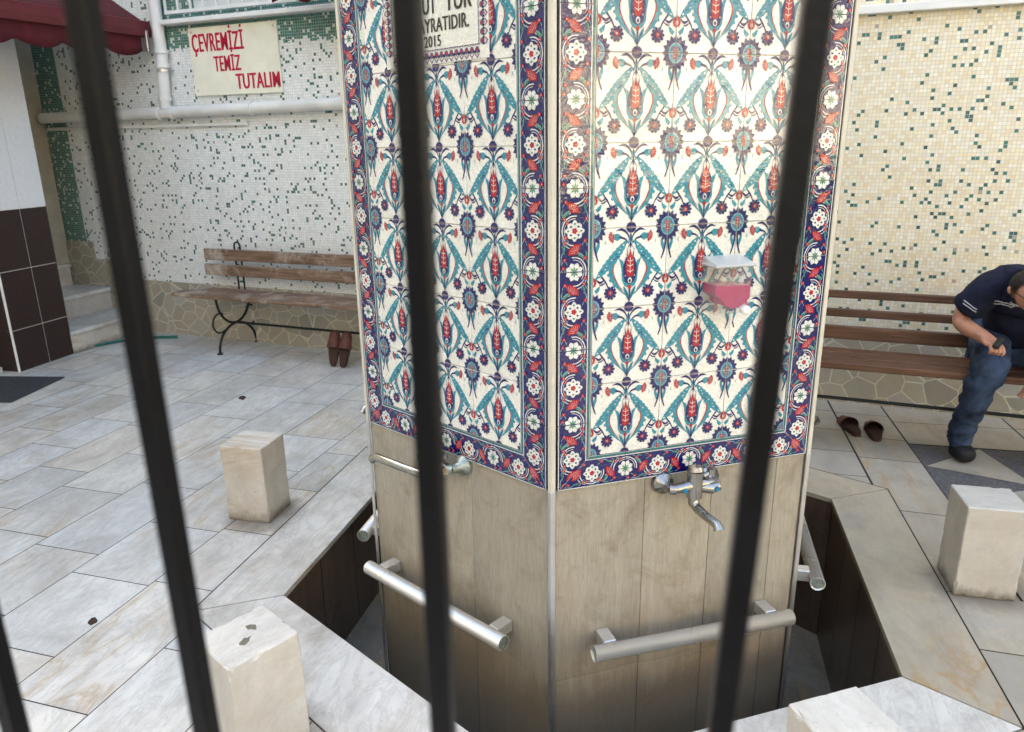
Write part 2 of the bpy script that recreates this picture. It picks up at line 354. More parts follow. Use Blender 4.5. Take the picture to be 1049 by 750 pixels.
m = NT('pink_soap'); m.set((.42, .008, .095), .12); m.b.inputs["Alpha"].default_value = .95; M['soap'] = m.m
# glazes: order used by the tile artwork
GL = [('g_white', (.70, .70, .655)), ('g_navy', (.003, .006, .095)), ('g_teal', (.010, .215, .29)), ('g_red', (.36, .006, .014)), ('g_green', (.05, .19, .14)),
      ('g_purple', (.13, .06, .15)), ('g_border_white', (.62, .63, .61)), ('g_pink', (.50, .34, .38)), ('g_joint', (.45, .42, .38)), ('g_black', (.012, .01, .014)), ('g_pale', (.17, .36, .42)), ('g_edge', (.015, .14, .14))]
GM = [glaze('glaze_'+n[2:], c) for n, c in GL]
W_, NV, TE, RD, GN, PU, BW, PK, JT, BK, PL, EG = range(12)

# ------------------------------------------------------------------ tile artwork (millimetres)
def crom(pts, n=5):
    if len(pts) < 3: return [tuple(p) for p in pts]
    P = [pts[0]] + list(pts) + [pts[-1]]; out = []
    for i in range(1, len(P)-2):
        p0, p1, p2, p3 = P[i-1], P[i], P[i+1], P[i+2]
        for k in range(n):
            t = k/n
            out.append(tuple(.5*((2*p1[j]) + (-p0[j]+p2[j])*t + (2*p0[j]-5*p1[j]+4*p2[j]-p3[j])*t*t + (-p0[j]+3*p1[j]-3*p2[j]+p3[j])*t**3) for j in range(len(p1))))
    out.append(tuple(pts[-1])); return out
def stroke(pts, mat, lay, n=5):          # pts (x, y, width)
    q = crom(pts, n); L = []; Rr = []
    for i, (x, y, w) in enumerate(q):
        a, b = q[max(i-1, 0)], q[min(i+1, len(q)-1)]; dx, dy = b[0]-a[0], b[1]-a[1]; d = math.hypot(dx, dy) or 1
        L.append((x-dy/d*w/2, y+dx/d*w/2)); Rr.append((x+dy/d*w/2, y-dx/d*w/2))
    return [([L[i], L[i+1], Rr[i+1], Rr[i]], mat, lay) for i in range(len(L)-1)]
def ell(cx, cy, rx, ry, mat, lay, n=14, a0=0): return [([(cx+rx*math.cos(a0+2*math.pi*k/n), cy+ry*math.sin(a0+2*math.pi*k/n)) for k in range(n)], mat, lay)]
def closed(pts, mat, lay, n=4): return [([p[:2] for p in crom(pts+[pts[0]], n)][:-1], mat, lay)]
def petal(cx, cy, ang, r0, r1, w, mat, lay, sx=1, sy=1, tip=.75):
    c, s = math.cos(ang), math.sin(ang); P = [(r0, 0), (r0+(r1-r0)*.35, w*.42), (r0+(r1-r0)*tip, w*.5), (r1, 0), (r0+(r1-r0)*tip, -w*.5), (r0+(r1-r0)*.35, -w*.42)]
    return [([(cx+(x*c-y*s)*sx, cy+(x*s+y*c)*sy) for x, y in P], mat, lay)]
def mirror(L): return L + [([(-x, y) for x, y in p], m, l) for p, m, l in L]
def fan(cx, cy, ang, r, mat, lay, spread=1.25, n=7):
    P = [(cx, cy)]
    for k in range(2*n+1):
        a = ang - spread/1.0 + 2*spread*k/(2*n); rr = r*(1.0 if k % 2 else .86); P.append((cx+rr*math.cos(a), cy+rr*math.sin(a)))
    L = [(P, mat, lay)]
    for k in range(1, n): 
        a = ang - spread + 2*spread*k/n
        L += stroke([(cx+r*.3*math.cos(a), cy+r*.3*math.sin(a), .9), (cx+r*.8*math.cos(a), cy+r*.8*math.sin(a), .9)], PK, lay+1)
    return L
def saz(b, t, w, lay, teeth=10):
    bx, by = b; tx, ty = t; L = math.hypot(tx-bx, ty-by); ux, uy = (tx-bx)/L, (ty-by)/L; up, dn = [], []
    for k in range(teeth*2+1):
        s = k/(teeth*2); h = w*(math.sin(math.pi*s**.85)**.8)*.5*(1.0 if k % 2 else .80)
        bow = -2.5*math.sin(math.pi*s)
        x, y = bx+ux*s*L-uy*bow, by+uy*s*L+ux*bow
        up.append((x-uy*h, y+ux*h)); dn.append((x+uy*h, y-ux*h))
    out = [(up+dn[::-1], TE, lay)]
    for k in range(9):
        s = .2+.07*k; bow = -2.5*math.sin(math.pi*s); x, y = bx+ux*s*L-uy*bow, by+uy*s*L+ux*bow; o = 1.6*(-1)**k
        out += ell(x-uy*o, y+ux*o, 2.3, 1.5, [PK, BW, NV][k % 3], lay+1, 6, .8)
    for s in (.12, .86):
        x, y = bx+ux*s*L, by+uy*s*L; out += ell(x, y, 2.8, 2.0, BW, lay+1, 6)
    return out
def field_tile():
    A = []
    H = []   # right half, mirrored afterwards
    H += saz((9, 169), (97, 70), 26, 2)
    # sepals
    outer = [(3, 24), (26, 42), (48, 64), (57, 88), (54, 108), (44, 121), (30, 128)]; inner = [(40, 117), (47, 103), (46, 86), (36, 64), (20, 42)]
    H += [([p[:2] for p in crom(outer, 4)] + [p[:2] for p in crom(inner, 4)], TE, 2)]
    for x, y in ((44, 54), (54, 70), (60, 84), (59, 99), (54, 112)): H += ell(x-2, y, 4.2, 4.2, TE, 2, 7)
    H += stroke([(39, 116, 1.2), (45.5, 102, 2.6), (44.5, 86, 2.8), (34.5, 64, 2.4), (19, 43, 1)], RD, 3)
    H += stroke([(44, 121, 2.4), (36, 129, 2.2), (27, 129, .8)], NV, 3)
    # inner leaves at foot
    H += [([(0, 14), (3, 34), (10, 48), (18, 54), (14, 38), (7, 24)], TE, 3)]
    H += stroke([(2, 18, 1.2), (8, 36, 1.6), (16, 50, .6)], NV, 4)
    # side flower
    H += stroke([(84, 94, 4.8), (75, 79, 4.6), (65, 66, 4), (58, 52, 3)], NV, 1)
    H += stroke([(70, 71, 3), (80, 66, 6.5), (89, 72, 3.4), (94, 73, 1)], NV, 1)
    H += stroke([(66, 66, 2.0), (76, 60, 4.0), (84, 61, .7)], NV, 1)
    H += ell(52, 38, 13, 13, NV, 3)
    for k in range(10): a = 2*math.pi*k/10; H += ell(52+14*math.cos(a), 38+14*math.sin(a), 4, 4, NV, 3, 6)
    H += ell(52, 39, 6.5, 6.5, RD, 4, 9); H += ell(52, 39, 2.6, 2.6, PL, 5, 6)
    # carnation at the top
    H += fan(44, 179, -.25, 17, RD, 3, 1.15, 6); H += [([(50, 184), (50, 174), (36, 167), (22, 176), (34, 186)], TE, 0)]
    H += stroke([(30, 176, 6), (16, 172, 4.5), (5, 160, 2)], NV, 1); H += stroke([(40, 192, 1), (24, 195, 6.5), (9, 184, 4), (2, 168, 2)], NV, 1)
    H += stroke([(66, 170, .8), (69, 164, 2), (66, 160, .8)], TE, 1)
    # bits hanging under the corner medallion
    H += stroke([(96.5, 172, 5), (95.5, 150, 5), (91, 132, 4.4), (86, 118, 3)], NV, 1); H += [([(94, 152), (88, 165), (83, 172), (83, 156), (90, 138)], TE, 2)]
    # bud on the seam
    H += [([(100, 82), (93, 76), (90, 66), (93, 58), (100, 54)], RD, 3), ([(100, 72), (97, 68), (97, 63), (100, 59)], BW, 4)]
    H += stroke([(100, 88, 3), (100, 80, 3)], NV, 2, 1); H += [([(96, 46), (84, 56), (80, 58), (82, 46), (90, 38)], TE, 2)]
    # corner medallions: quarter ellipses on the four corners
    for (cy, f) in ((0, 1), (200, -1)):
        for k in range(5):
            a = math.pi/2 + (math.pi/2)*(k+.0)/4; a = a if f > 0 else -a
            H += petal(100, cy, a, 16, 38, 10, NV, 3, .92, 1.06, .66)
        for k in range(4):
            a = math.pi/2 + (math.pi/2)*(k+.5)/4; a = a if f > 0 else -a
            H += petal(100, cy, a, 12, 31, 6.5, NV, 3, .92, 1.06, .7)
        q = [(100, cy)] + [(100+19*math.cos(math.pi/2+math.pi/2*k/6), cy+f*23*math.sin(math.pi/2+math.pi/2*k/6)) for k in range(7)]
        H += [(q, PL, 4)]
        for k in range(5): a = math.pi/2+math.pi/2*(k+.0)/4; H += ell(100+14*math.cos(a), cy+f*17.5*math.sin(a), 3.2, 3.6, TE, 5, 7)
        for (dx, dy, mm) in ((3.5, 4, RD), (9, 7, PU), (4, 11, RD)): H += ell(100-dx, cy+f*dy, 2.8, 3.2, mm, 6, 6)
    A += mirror(H)
    # tulip
    A += [([(0, 49), (13, 53), (21, 68), (22, 90), (25, 108), (31, 125), (19, 117), (14, 98), (-14, 98), (-19, 117), (-31, 125), (-25, 108), (-22, 90), (-21, 68), (-13, 53)], TE, 2)]
    A += [([(0, 57), (13, 65), (18.5, 84), (18.5, 104), (12, 126), (-12, 126), (-18.5, 104), (-18.5, 84), (-13, 65)], NV, 3)]
    A += [([(0, 76), (8.5, 80), (10.5, 100), (10, 122), (8, 142), (4.5, 128), (0, 148), (-4.5, 128), (-8, 142), (-10, 122), (-10.5, 100), (-8.5, 80)], RD, 4)]
    for y in (92, 106, 118): A += stroke([(-8.5, y+2, 1.3), (0, y-2, 1.5), (8.5, y+2, 1.3)], BW, 5, 3)
    A += stroke([(0, 86, 1.2), (0, 126, 1.2)], BW, 5, 1)
    for sx in (-1, 1):
        A += ell(sx*12.5, 80, 1.8, 2.2, PK, 5, 6); A += ell(sx*11, 92, 1.5, 2, RD, 5, 6)
        A += stroke([(sx*9, 118, 2), (sx*8, 135, 2.2), (sx*10, 148, .7)], PU, 5)
    A += ell(0, 68, 5.5, 7.5, BW, 5, 10) + ell(0, 67, 3.3, 4.8, NV, 6, 8)
    A += ell(0, 51, 5, 5.5, RD, 3, 8)
    A += stroke([(0, 47, 4), (0, 14, 4)], NV, 4, 1); A += stroke([(0, 148, 1), (0, 158, 5), (0, 166, 3), (0, 184, 3)], NV, 3)
    A += stroke([(-9, 146, .7), (-2, 158, 2), (2, 158, 2), (9, 146, .7)], NV, 2)
    for cy in (0, 200):
        A += ell(0, cy, 13.5, 13.5, NV, 5, 14) + ell(0, cy, 9, 4.5, PU, 6, 8)
    A += stroke([(-7, 160, 1), (-3, 172, 4), (0, 186, 2)], TE, 2) + stroke([(7, 160, 1), (3, 172, 4), (0, 186, 2)], TE, 2)
    return A
def border_tile():      # x from -45 (outer edge) to 45 (field side), y along 0..200, joints on the green-eyed flowers
    A = []
    A += [([(-42.6, 0), (36.5, 0), (36.5, 200), (-42.6, 200)], NV, 1)]
    A += [([(-45, 0), (-43.6, 0), (-43.6, 200), (-45, 200)], EG, 1), ([(-43.6, 0), (-41.4, 0), (-41.4, 200), (-43.6, 200)], BW, 2)]
    A += [([(33.5, 0), (36.0, 0), (36.0, 200), (33.5, 200)], BW, 2), ([(36.0, 0), (37.6, 0), (37.6, 200), (36.0, 200)], NV, 2), ([(37.6, 0), (43.2, 0), (43.2, 200), (37.6, 200)], EG, 2), ([(43.2, 0), (45, 0), (45, 200), (43.2, 200)], BW, 2)]
    for y0, sg in ((0, 1), (100, -1), (200, 1)):      # vines wrapping each flower
        for rr, w, ph in ((32, 2.6, 0), (26.5, 1.3, .35)):
            A += stroke([(-4+sg*rr*math.cos(a+ph), y0+rr*1.12*math.sin(a+ph), w) for a in [R_(d) for d in (range(-100, 101, 25) if rr > 30 else range(-60, 76, 27))]], BW, 2, 2)
        A += stroke([(-4+sg*14, y0+40, 1.5), (-4-sg*4, y0+54, 1.8), (-4-sg*26, y0+66, 1.6), (-4-sg*32, y0+82, 1.2)], BW, 2)
        A += stroke([(-4-sg*34, y0+22, 1.2), (-4-sg*33, y0+40, 1.8), (-4-sg*24, y0+56, 1.0)], PL, 2)
        A += stroke([(-4+sg*29, y0+30, .8), (-4+sg*33, y0+42, 4.0), (-4+sg*29, y0+52, .8)], GN, 2)
    for y0, sg, gy in ((50, 1, 1), (150, -1, -1), (-50, -1, -1)):
        cx = -6 + sg*8
        A += stroke([(cx+sg*20, y0-22, .8), (cx+sg*14, y0-12, 7), (cx+sg*4, y0-4, 7), (cx, y0, 3)], GN, 3)
        A += stroke([(cx+sg*22, y0-16, .8), (cx+sg*12, y0-6, 2), (cx+sg*2, y0-2, 1)], PL, 4)
        A += fan(cx+sg*2, y0-6, math.pi/2+sg*.65, 26, RD, 5, 1.05, 7)
        A += stroke([(-4-sg*22, y0+14, 1), (-4-sg*28, y0+6, 5), (-4-sg*26, y0-6, 1)], GN, 3)
    for bx, by in ((-30, 30), (24, 34), (-29, 72), (-27, 84), (23, 76), (26, 128), (-30, 128), (-28, 168), (22, 170), (25, 184), (-33, 10), (-24, 118)):
        A += ell(bx, by, 4.6, 5.2, RD, 6, 8) + ell(bx, by, 1.6, 1.8, PK, 7, 5)
        for k in (-1, 1): A += stroke([(bx+k*3, by-4, 1.2), (bx+k*7, by-10, 1.6), (bx+k*6, by-13, .5)], PL, 4, 2)
    for y0 in (0, 200):
        for k in range(8): A += petal(-4, y0, 2*math.pi*k/8+math.pi/8, 5, 24, 12.5, BW, 6, 1, 1, .72)
        A += ell(-4, y0, 13, 13, BW, 6)
        for k in range(8): A += petal(-4, y0, 2*math.pi*k/8, 1, 13.5, 4.6, GN, 7, 1, 1, .6)
        A += ell(-4, y0, 5, 5, GN, 7, 8)
    y0 = 100
    for k in range(8): A += ell(-4+16*math.cos(2*math.pi*k/8), y0+16*math.sin(2*math.pi*k/8), 7.6, 7.6, BW, 6, 9)
    A += ell(-4, y0, 15, 15, BW, 6)
    for k in range(4): A += petal(-4, y0, math.pi/2*k, 18, 26, 8, BW, 6)
    for k in range(8): A += ell(-4+(14 if k % 2 else 17)*math.cos(2*math.pi*k/8), y0+(14 if k % 2 else 17)*math.sin(2*math.pi*k/8), 3.4, 2.6, GN if k % 2 == 0 else NV, 7, 7, 2*math.pi*k/8)
    for k in range(5): A += ell(-4+4.4*math.cos(2*math.pi*k/5), y0+4.4*math.sin(2*math.pi*k/5), 3.4, 3.4, RD, 7, 7)
    A += ell(-4, y0, 2, 2, PU, 8, 6)
    return A
def clip(poly, planes):      # planes (a, b, c): keep a*x+b*y+c >= 0
    for a, b, c in planes:
        out = []; n = len(poly)
        for i in range(n):
            p, q = poly[i], poly[(i+1) % n]; dp, dq = a*p[0]+b*p[1]+c, a*q[0]+b*q[1]+c
            if dp >= 0: out.append(p)
            if (dp >= 0) != (dq >= 0): t = dp/(dp-dq); out.append((p[0]+(q[0]-p[0])*t, p[1]+(q[1]-p[1])*t))
        poly = out
        if len(poly) < 3: return None
    return poly
def rectp(x0, x1, y0, y1): return [(1, 0, -x0), (-1, 0, x1), (0, 1, -y0), (0, -1, y1)]
AP, HW, ZB, BWD = .699, .391, .6105, .090
ZTOP = 2.70
def ranked(A):      # every painted shape gets a depth of its own, a few microns above the one under it
    return [(p, m, i+1) for i, (p, m, l) in enumerate(sorted(A, key=lambda t: t[2]))]
FT, BT = ranked(field_tile()), ranked(border_tile())
LAY = .00026; RANK = 4.5e-6
TILT = [0, 0, 0, 0, .5]
rt = random.Random(21)
def newtilt(cx, cz): TILT[:] = [rt.uniform(-.006, .006), rt.uniform(-.006, .006), cx, cz, rt.random()]
def ty(u, z): return TILT[0]*(u-TILT[2]) + TILT[1]*(z-TILT[3])
def put(mb, art, fn, planes):
    for ii, (poly, mat, lay) in enumerate(art):
        q = [fn(x, y) for x, y in poly]; q = clip(q, planes)
        if q:
            ar = sum(q[i][0]*q[(i+1) % len(q)][1]-q[(i+1) % len(q)][0]*q[i][1] for i in range(len(q)))
            if abs(ar) < 1e-8: continue
            if ar < 0: q = q[::-1]
            mb.poly([(u, -AP-.0091-RANK*lay+ty(u, z), z) for u, z in q], mat, TILT[4])
def tilebase(mb, x0, x1, z0, z1, col=W_):       # one glazed tile, pillowed edge
    if x1-x0 < .004 or z1-z0 < .004: return
    g = .0006; b = .0013; y0 = -AP-.0066; y1 = -AP-.009; newtilt((x0+x1)/2, (z0+z1)/2)
    a = [(x0+g, y0, z0+g), (x1-g, y0, z0+g), (x1-g, y0, z1-g), (x0+g, y0, z1-g)]; c = [(x, y1+ty(x, z), z) for x, z in ((x0+b, z0+b), (x1-b, z0+b), (x1-b, z1-b), (x0+b, z1-b))]
    mb.add(a+c, [(4, 5, 6, 7)] + [(i, (i+1) % 4, 4+(i+1) % 4, 4+i) for i in range(4)], col, False, TILT[4])
def tile_panel_mesh(ushift, zshift):
    mb = MB(); fz0, fu = ZB+BWD, HW-BWD
    mb.poly([(-HW, -AP-.006, ZB), (HW, -AP-.006, ZB), (HW, -AP-.006, ZTOP), (-HW, -AP-.006, ZTOP)], JT)
    for i in range(-3, 4):
        for j in range(-1, 11):
            cx = ushift+.2*i; z0 = zshift+.2*j; z1 = z0+.2
            a, b, c, d = max(cx-.1, -fu), min(cx+.1, fu), max(z0, fz0), min(z1, ZTOP)
            if b-a < .003 or d-c < .003: continue
            tilebase(mb, a, b, c, d)
            put(mb, FT, lambda x, y, cx=cx, z0=z0: (cx+x*.001, z0+y*.001), rectp(a+.0012, b-.0012, c+.0012, d-.0012))
    # vertical borders (left, right): the artwork's outer edge (x=-45) lies on the panel's outer edge
    for sg in (-1, 1):
        for j in range(-1, 11):
            z0 = ZB+.187+.2*j; z1 = z0+.2
            u0, u1 = (-HW, -fu) if sg < 0 else (fu, HW); c, d = max(z0, ZB), min(z1, ZTOP)
            if d-c < .003: continue
            planes = rectp(u0+.0008, u1-.0008, c+.0010, d-.0010)
            if j == -1: planes = planes + [(sg, 1, -(HW+ZB))]      # mitred corner
            if j > -1: tilebase(mb, u0, u1, c, d, NV)
            else:
                newtilt(0, 0); TILT[0] = TILT[1] = 0; mb.poly([(u0, -AP-.0078, ZB), (u1, -AP-.0078, ZB), (u1, -AP-.0078, d), (u0, -AP-.0078, d)], NV)
            cu = sg*(HW-.045)
            put(mb, BT, lambda x, y, cu=cu, sg=sg, z0=z0: (cu-sg*x*.001, z0+y*.001), planes)
    # bottom border
    k = (2*HW)/4; TILT[0] = TILT[1] = 0
    mb.poly([(-fu, -AP-.0078, ZB), (fu, -AP-.0078, ZB), (fu, -AP-.0078, fz0), (-fu, -AP-.0078, fz0)], NV)
    for i in range(4):
        u0 = -HW+k*i; pl = rectp(max(u0, -HW)+.0008, u0+k-.0008, ZB+.0008, fz0-.0008) + [(1, -1, HW+ZB), (-1, -1, HW+ZB)]
        put(mb, BT, lambda x, y, u0=u0: (u0+y*.001*k/.2, ZB+.045+x*.001), pl)
    # joints across the mitres
    for sg in (-1, 1):
        mb.poly([(sg*HW, -AP-.0112, ZB), (sg*HW, -AP-.0112, ZB+.0012), (sg*fu, -AP-.0112, fz0+.0012), (sg*fu, -AP-.0112, fz0)][::-sg], JT)
    return mb

# ------------------------------------------------------------------ ground
def hexv(R, i): a = R_(-90+60*i); return (R*math.cos(a), R*math.sin(a))
RIN, ROUT = 1.157, 1.447
g = MB()
for i in range(6):
    a, b = hexv(RIN, i), hexv(RIN, i+1); c, d = hexv(70, i+1), hexv(70, i)
    g.poly([(a[0], a[1], -.006), (d[0], d[1], -.006), (c[0], c[1], -.006), (b[0], b[1], -.006)])
tag(g.build('ground', M['grout']), kind='structure')
def hexplane(R, i):   # inside: value >= 0 ; outward normal of edge i
    a = R_(-60+60*i); return (-math.cos(a), -math.sin(a), R*math.cos(R_(30)))
def minus_hex(poly, R):
    out = []; rest = poly
    for i in range(6):
        a, b, c = hexplane(R, i); o = clip(rest, [(-a, -b, -c)])
        if o: out.append(o)
        rest = clip(rest, [(a, b, c)])
        if not rest: break
    return out
def slab(mb, poly, rnd, z=0.0, gap=.002):
    for q in minus_hex(poly, ROUT+.003): mb.poly([(x, y, z) for x, y in q], 0, rnd)
def shrink(poly, g):
    n = len(poly); ar = sum(poly[i][0]*poly[(i+1) % n][1]-poly[(i+1) % n][0]*poly[i][1] for i in range(n))
    if ar < 0: poly = poly[::-1]
    pl = []
    for i in range(n):
        (x0, y0), (x1, y1) = poly[i], poly[(i+1) % n]; d = math.hypot(x1-x0, y1-y0); a, b = -(y1-y0)/d, (x1-x0)/d; pl.append((a, b, -(a*x0+b*y0)-g))
    return clip(poly, pl)
rng = random.Random(11)
fl = MB(); th = R_(-3.2)      # left-hand courses run away from the camera, a little skewed
def lrot(x, y): return (x*math.cos(th)-y*math.sin(th), x*math.sin(th)+y*math.cos(th))
cols_ = [-5.52, -5.20, -4.88, -4.56, -4.25, -3.95, -3.66, -3.36, -3.07, -2.77, -2.465, -2.12, -1.81, -1.465, -1.165, -.86, -.55, -.24, .07, .38, .69, 1.0]
known = {-1.465: -1.26, -1.81: -1.00, -2.12: -.46, -2.465: -.20, -2.77: -.14, -3.07: .50, -3.36: .20}
for c0, c1 in zip(cols_[:-1], cols_[1:]):
    y = known.get(c0, rng.uniform(0, .6)) - .6*12; L = .585
    y = -5.0 - rng.uniform(0, .4)
    while y < 4:
        L = rng.choice((.395, .40, .41, .58, .60))
        q = shrink([lrot(c0, y), lrot(c1, y), lrot(c1, y+L), lrot(c0, y+L)], .0019)
        q = clip(q, [(-1, 0, .60)])
        if q:
            q = clip(q, [(-.157, -1, 2.13+.0)]) if max(p[1] for p in q) > 1.5 else q
        if q: slab(fl, q, rng.random())
        y += L
tag(fl.build('marble_paving', M['marble']), kind='structure')
fr = MB()
def rrow(x0, x1, ys, skew=0.0):
    for a, b in zip(ys[:-1], ys[1:]):
        q = shrink([(x0, a), (x1, a+skew), (x1, b+skew), (x0, b)], .0024)
        q = clip(q, [(-.157, -1, 2.13)])
        if q: slab(fr, q, rng.random())
rrow(.605, 1.195, [.3, .86, 1.155, 1.46, 1.76, 2.1], -.02); rrow(1.2, 1.48, [-.08, .52, 1.075, 1.36, 1.72, 2.0], -.02)
rrow(1.20, 1.60, [-2.6, -2.0, -1.45, -.95, -.393, -.08], -.02); rrow(1.60, 1.93, [-2.5, -1.8, -1.2, -.65, -.12], 0); rrow(.605, 1.197, [-3.2, -2.6, -2.1, -1.62, -1.1, -.6], -.02)
rrow(1.485, 1.932, [-.12, .30], -.0)
gr = MB(); gr.poly([(1.485, .305, -.003), (7, .305, -.003), (7, 1.30, -.003), (1.485, 1.30, -.003)])
tag(gr.build('granite_infill_paving', M['granite']), kind='structure')
cz = random.Random(5)
def crazyarea(x0, x1, y0, y1, s):
    nx, ny = int((x1-x0)/s), int((y1-y0)/s)
    J = {(i, j): (x0+(x1-x0)*i/nx + (cz.uniform(-.33, .33)*s if 0 < i < nx else 0), y0+(y1-y0)*j/ny + (cz.uniform(-.33, .33)*s if 0 < j < ny else 0)) for i in range(nx+1) for j in range(ny+1)}
    for i in range(nx):
        for j in range(ny):
            q = [J[(i, j)], J[(i+1, j)], J[(i+1, j+1)], J[(i, j+1)]]
            r = cz.random()
            if r < .34: q = q[:3]
            elif r < .6: q = q[1:]
            q = shrink(q, .004+.012*cz.random()); 
            if q: q = clip(q, [(-.157, -1, 2.125)])
            if q: slab(fr, q, cz.random())
crazyarea(1.484, 6.5, .31, 1.30, .33)
for k in range(8):
    rrow(1.935+.33*k, 2.26+.33*k, [-3.2+.41*j+.2*(k % 2) for j in range(9)]+[.30], 0)
for k in range(6): rrow(1.484+.6*k, 2.08+.6*k, [1.303, 1.62, 1.95], 0)
tag(fr.build('stained_shaded_paving', M['marble_r']), kind='structure')
st = MB(); st.poly([(-40, -3.15, -.004), (-40, -40, -.004), (40, -40, -.004), (40, -3.15, -.004)])
tag(st.build('street', M['asphalt']), kind='structure')

# the sunken channel round the fountain
ch = MB()
for i in range(6):
    a, b = hexv(RIN, i), hexv(RIN, i+1)
    nseg = 4
    for k in range(nseg):
        p = [a[j]+(b[j]-a[j])*(k/nseg+.0015) for j in (0, 1)]; q = [a[j]+(b[j]-a[j])*((k+1)/nseg-.0015) for j in (0, 1)]
        ch.poly([(q[0], q[1], -.85), (p[0], p[1], -.85), (p[0], p[1], -.022), (q[0], q[1], -.022)], 0, rng.random())
tag(ch.build('channel_wall', M['channel']), kind='structure')
cf = MB(); cf.poly([(hexv(RIN+.01, i)[0], hexv(RIN+.01, i)[1], -.60-.10*hexv(RIN, i)[0]) for i in range(6)])
tag(cf.build('channel_floor', M['chfloor']), kind='structure')
rim = MB()
for i in range(6):
    a, b, c, d = hexv(RIN-.012, i), hexv(RIN-.012, i+1), hexv(ROUT, i+1), hexv(ROUT, i)
    q = shrink([a, d, c, b], .0028); rim.prism(q, -.02, 0.0, 1 if i in (1, 2) else 0, (.36, .60, .52, .45, .30, .28)[i])  # right-hand slabs use the marble with warm shade in its tint
tag(rim.build('channel_rim', [M['marble_ring'], M['marble_r']]), kind='structure')

# ------------------------------------------------------------------ the fountain
F = empty('ablution_fountain', (0, 0, -.6), 0, 'six sided ablution fountain clad in blue, red and turquoise floral tiles above brown stone tiles', 'fountain')
def fpart(o): o.parent = F; o.location = (o.location[0], o.location[1], o.location[2]+.6); return o
SD = AP*math.tan(R_(30))
ANG = {'L': -120, 'R': -60, 'rr': 0, 'll': 180, 'bl': 120, 'br': 60}
# core and cladding
core = MB()
core.prism([((AP-.012)/math.cos(R_(30))*math.cos(R_(-90+60*i)), (AP-.012)/math.cos(R_(30))*math.sin(R_(-90+60*i))) for i in range(6)], -.9, ZTOP+.02)
fpart(core.build('core', M['grout']))
def cladding(seams):
    mb = MB(); zs = [-.9, -.42, -.003, ZB-.001]
    for a, b in zip(zs[:-1], zs[1:]):
        for u, w in zip(seams[:-1], seams[1:]):
            mb.box(u+.0008, w-.0008, -AP, -AP+.011, a+.0008, b-.0008, 0, None, .0007, rng.random())
    return mb
fc = {}
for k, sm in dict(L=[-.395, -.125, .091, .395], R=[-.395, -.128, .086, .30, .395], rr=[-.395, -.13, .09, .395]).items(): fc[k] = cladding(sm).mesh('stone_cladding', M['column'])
pm = {'L': tile_panel_mesh(.02, .496).mesh('tile_panel', GM), 'R': tile_panel_mesh(0, .50).mesh('tile_panel', GM)}
def link(me, name, parent, loc=(0, 0, 0), rot=(0, 0, 0)):
    o = bpy.data.objects.new(name, me); COL.objects.link(o); o.parent = parent; o.location = loc; o.rotation_euler = rot; return o
panels = {}
for k, a in ANG.items():
    rz = R_(a+90)
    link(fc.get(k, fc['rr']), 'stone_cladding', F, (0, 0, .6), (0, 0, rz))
    panels[k] = link(pm['L'] if k in ('L', 'bl', 'rr') else pm['R'], 'tile_panel', F, (0, 0, .6), (0, 0, rz))
# corner trims
tr = MB()
for z0, z1, mi in ((-.9, ZB, 1), (ZB, ZTOP, 0)):
    for s in (-1, 1):
        ry = AP/math.cos(R_(30)); 
        Mx = Matrix.Rotation(R_(30*s), 4, 'Z')
        tr.box(*( (-.0128, 0) if s > 0 else (0, .0128)), -.0, .006, z0, z1, mi, Matrix.Translation((0, -ry-.0112, 0)) @ Matrix.Rotation(R_(-30*s), 4, 'Z') , .0015)
trm = tr.mesh('corner_trim', [M['trim'], M['alu']])
for i in range(6): link(trm, 'corner_trim', F, (0, 0, .6), (0, 0, R_(60*i)))
cp = MB(); cp.prism([(.92*math.cos(R_(-90+60*i)), .92*math.sin(R_(-90+60*i))) for i in range(6)], ZTOP+.02, ZTOP+.16)
fpart(cp.build('cap', M['trim']))

# inscription plaque
def text_mesh(txt, w, h, mat, bold=0.0, ext=.0006, shear=0.0):
    c = bpy.data.curves.new('lettering', 'FONT'); c.body = txt; c.size = 1; c.offset = .004; c.extrude = 0; c.resolution_u = 3; c.shear = shear; c.space_character = 1.0 + bold*1.5
    o = bpy.data.objects.new('lettering_tmp', c); COL.objects.link(o); dg = bpy.context.evaluated_depsgraph_get(); dg.update()
    me = bpy.data.meshes.new_from_object(o.evaluated_get(dg)); bpy.data.objects.remove(o)
    xs = [v.co.x for v in me.vertices]; ys = [v.co.y for v in me.vertices]; x0, x1, y0, y1 = min(xs), max(xs), min(ys), max(ys)
    if h is None: sx = w/(x1-x0); sy = sx
    else: sx = w/(x1-x0); sy = h[0]/(h[1])
    for v in me.vertices: v.co = ((v.co.x-x0)*sx, v.co.y*sy, 0)
    if bold:
        V0 = [v.co.copy() for v in me.vertices]; F0 = [list(p.vertices) for p in me.polygons]; mb = MB(); k = bold*sx*.9
        for i, d in enumerate((-1, -.33, .33, 1)): mb.add([(v.x+d*k, v.y, i*4e-5) for v in V0], F0)
        me = mb.mesh('lettering', mat)
    me.materials.clear(); me.materials.append(mat); return me
def text_obj(txt, w, cap, mat, name, parent, x, y, z, rot=0, bold=.01):   # stands in the local xz plane facing -y
    me = text_mesh(txt, w, (cap, .70), mat, bold)
    o = link(me, name, parent, (x, y, z), (R_(90), 0, 0)); o.rotation_mode = 'XYZ'; o.rotation_euler = (R_(90), -rot, 0) if rot else (R_(90), 0, 0)
    return o
pl = MB(); PY = -AP-.0125
pu0, pu1, pz0, pz1 = -.18, .216, 1.701, 2.30
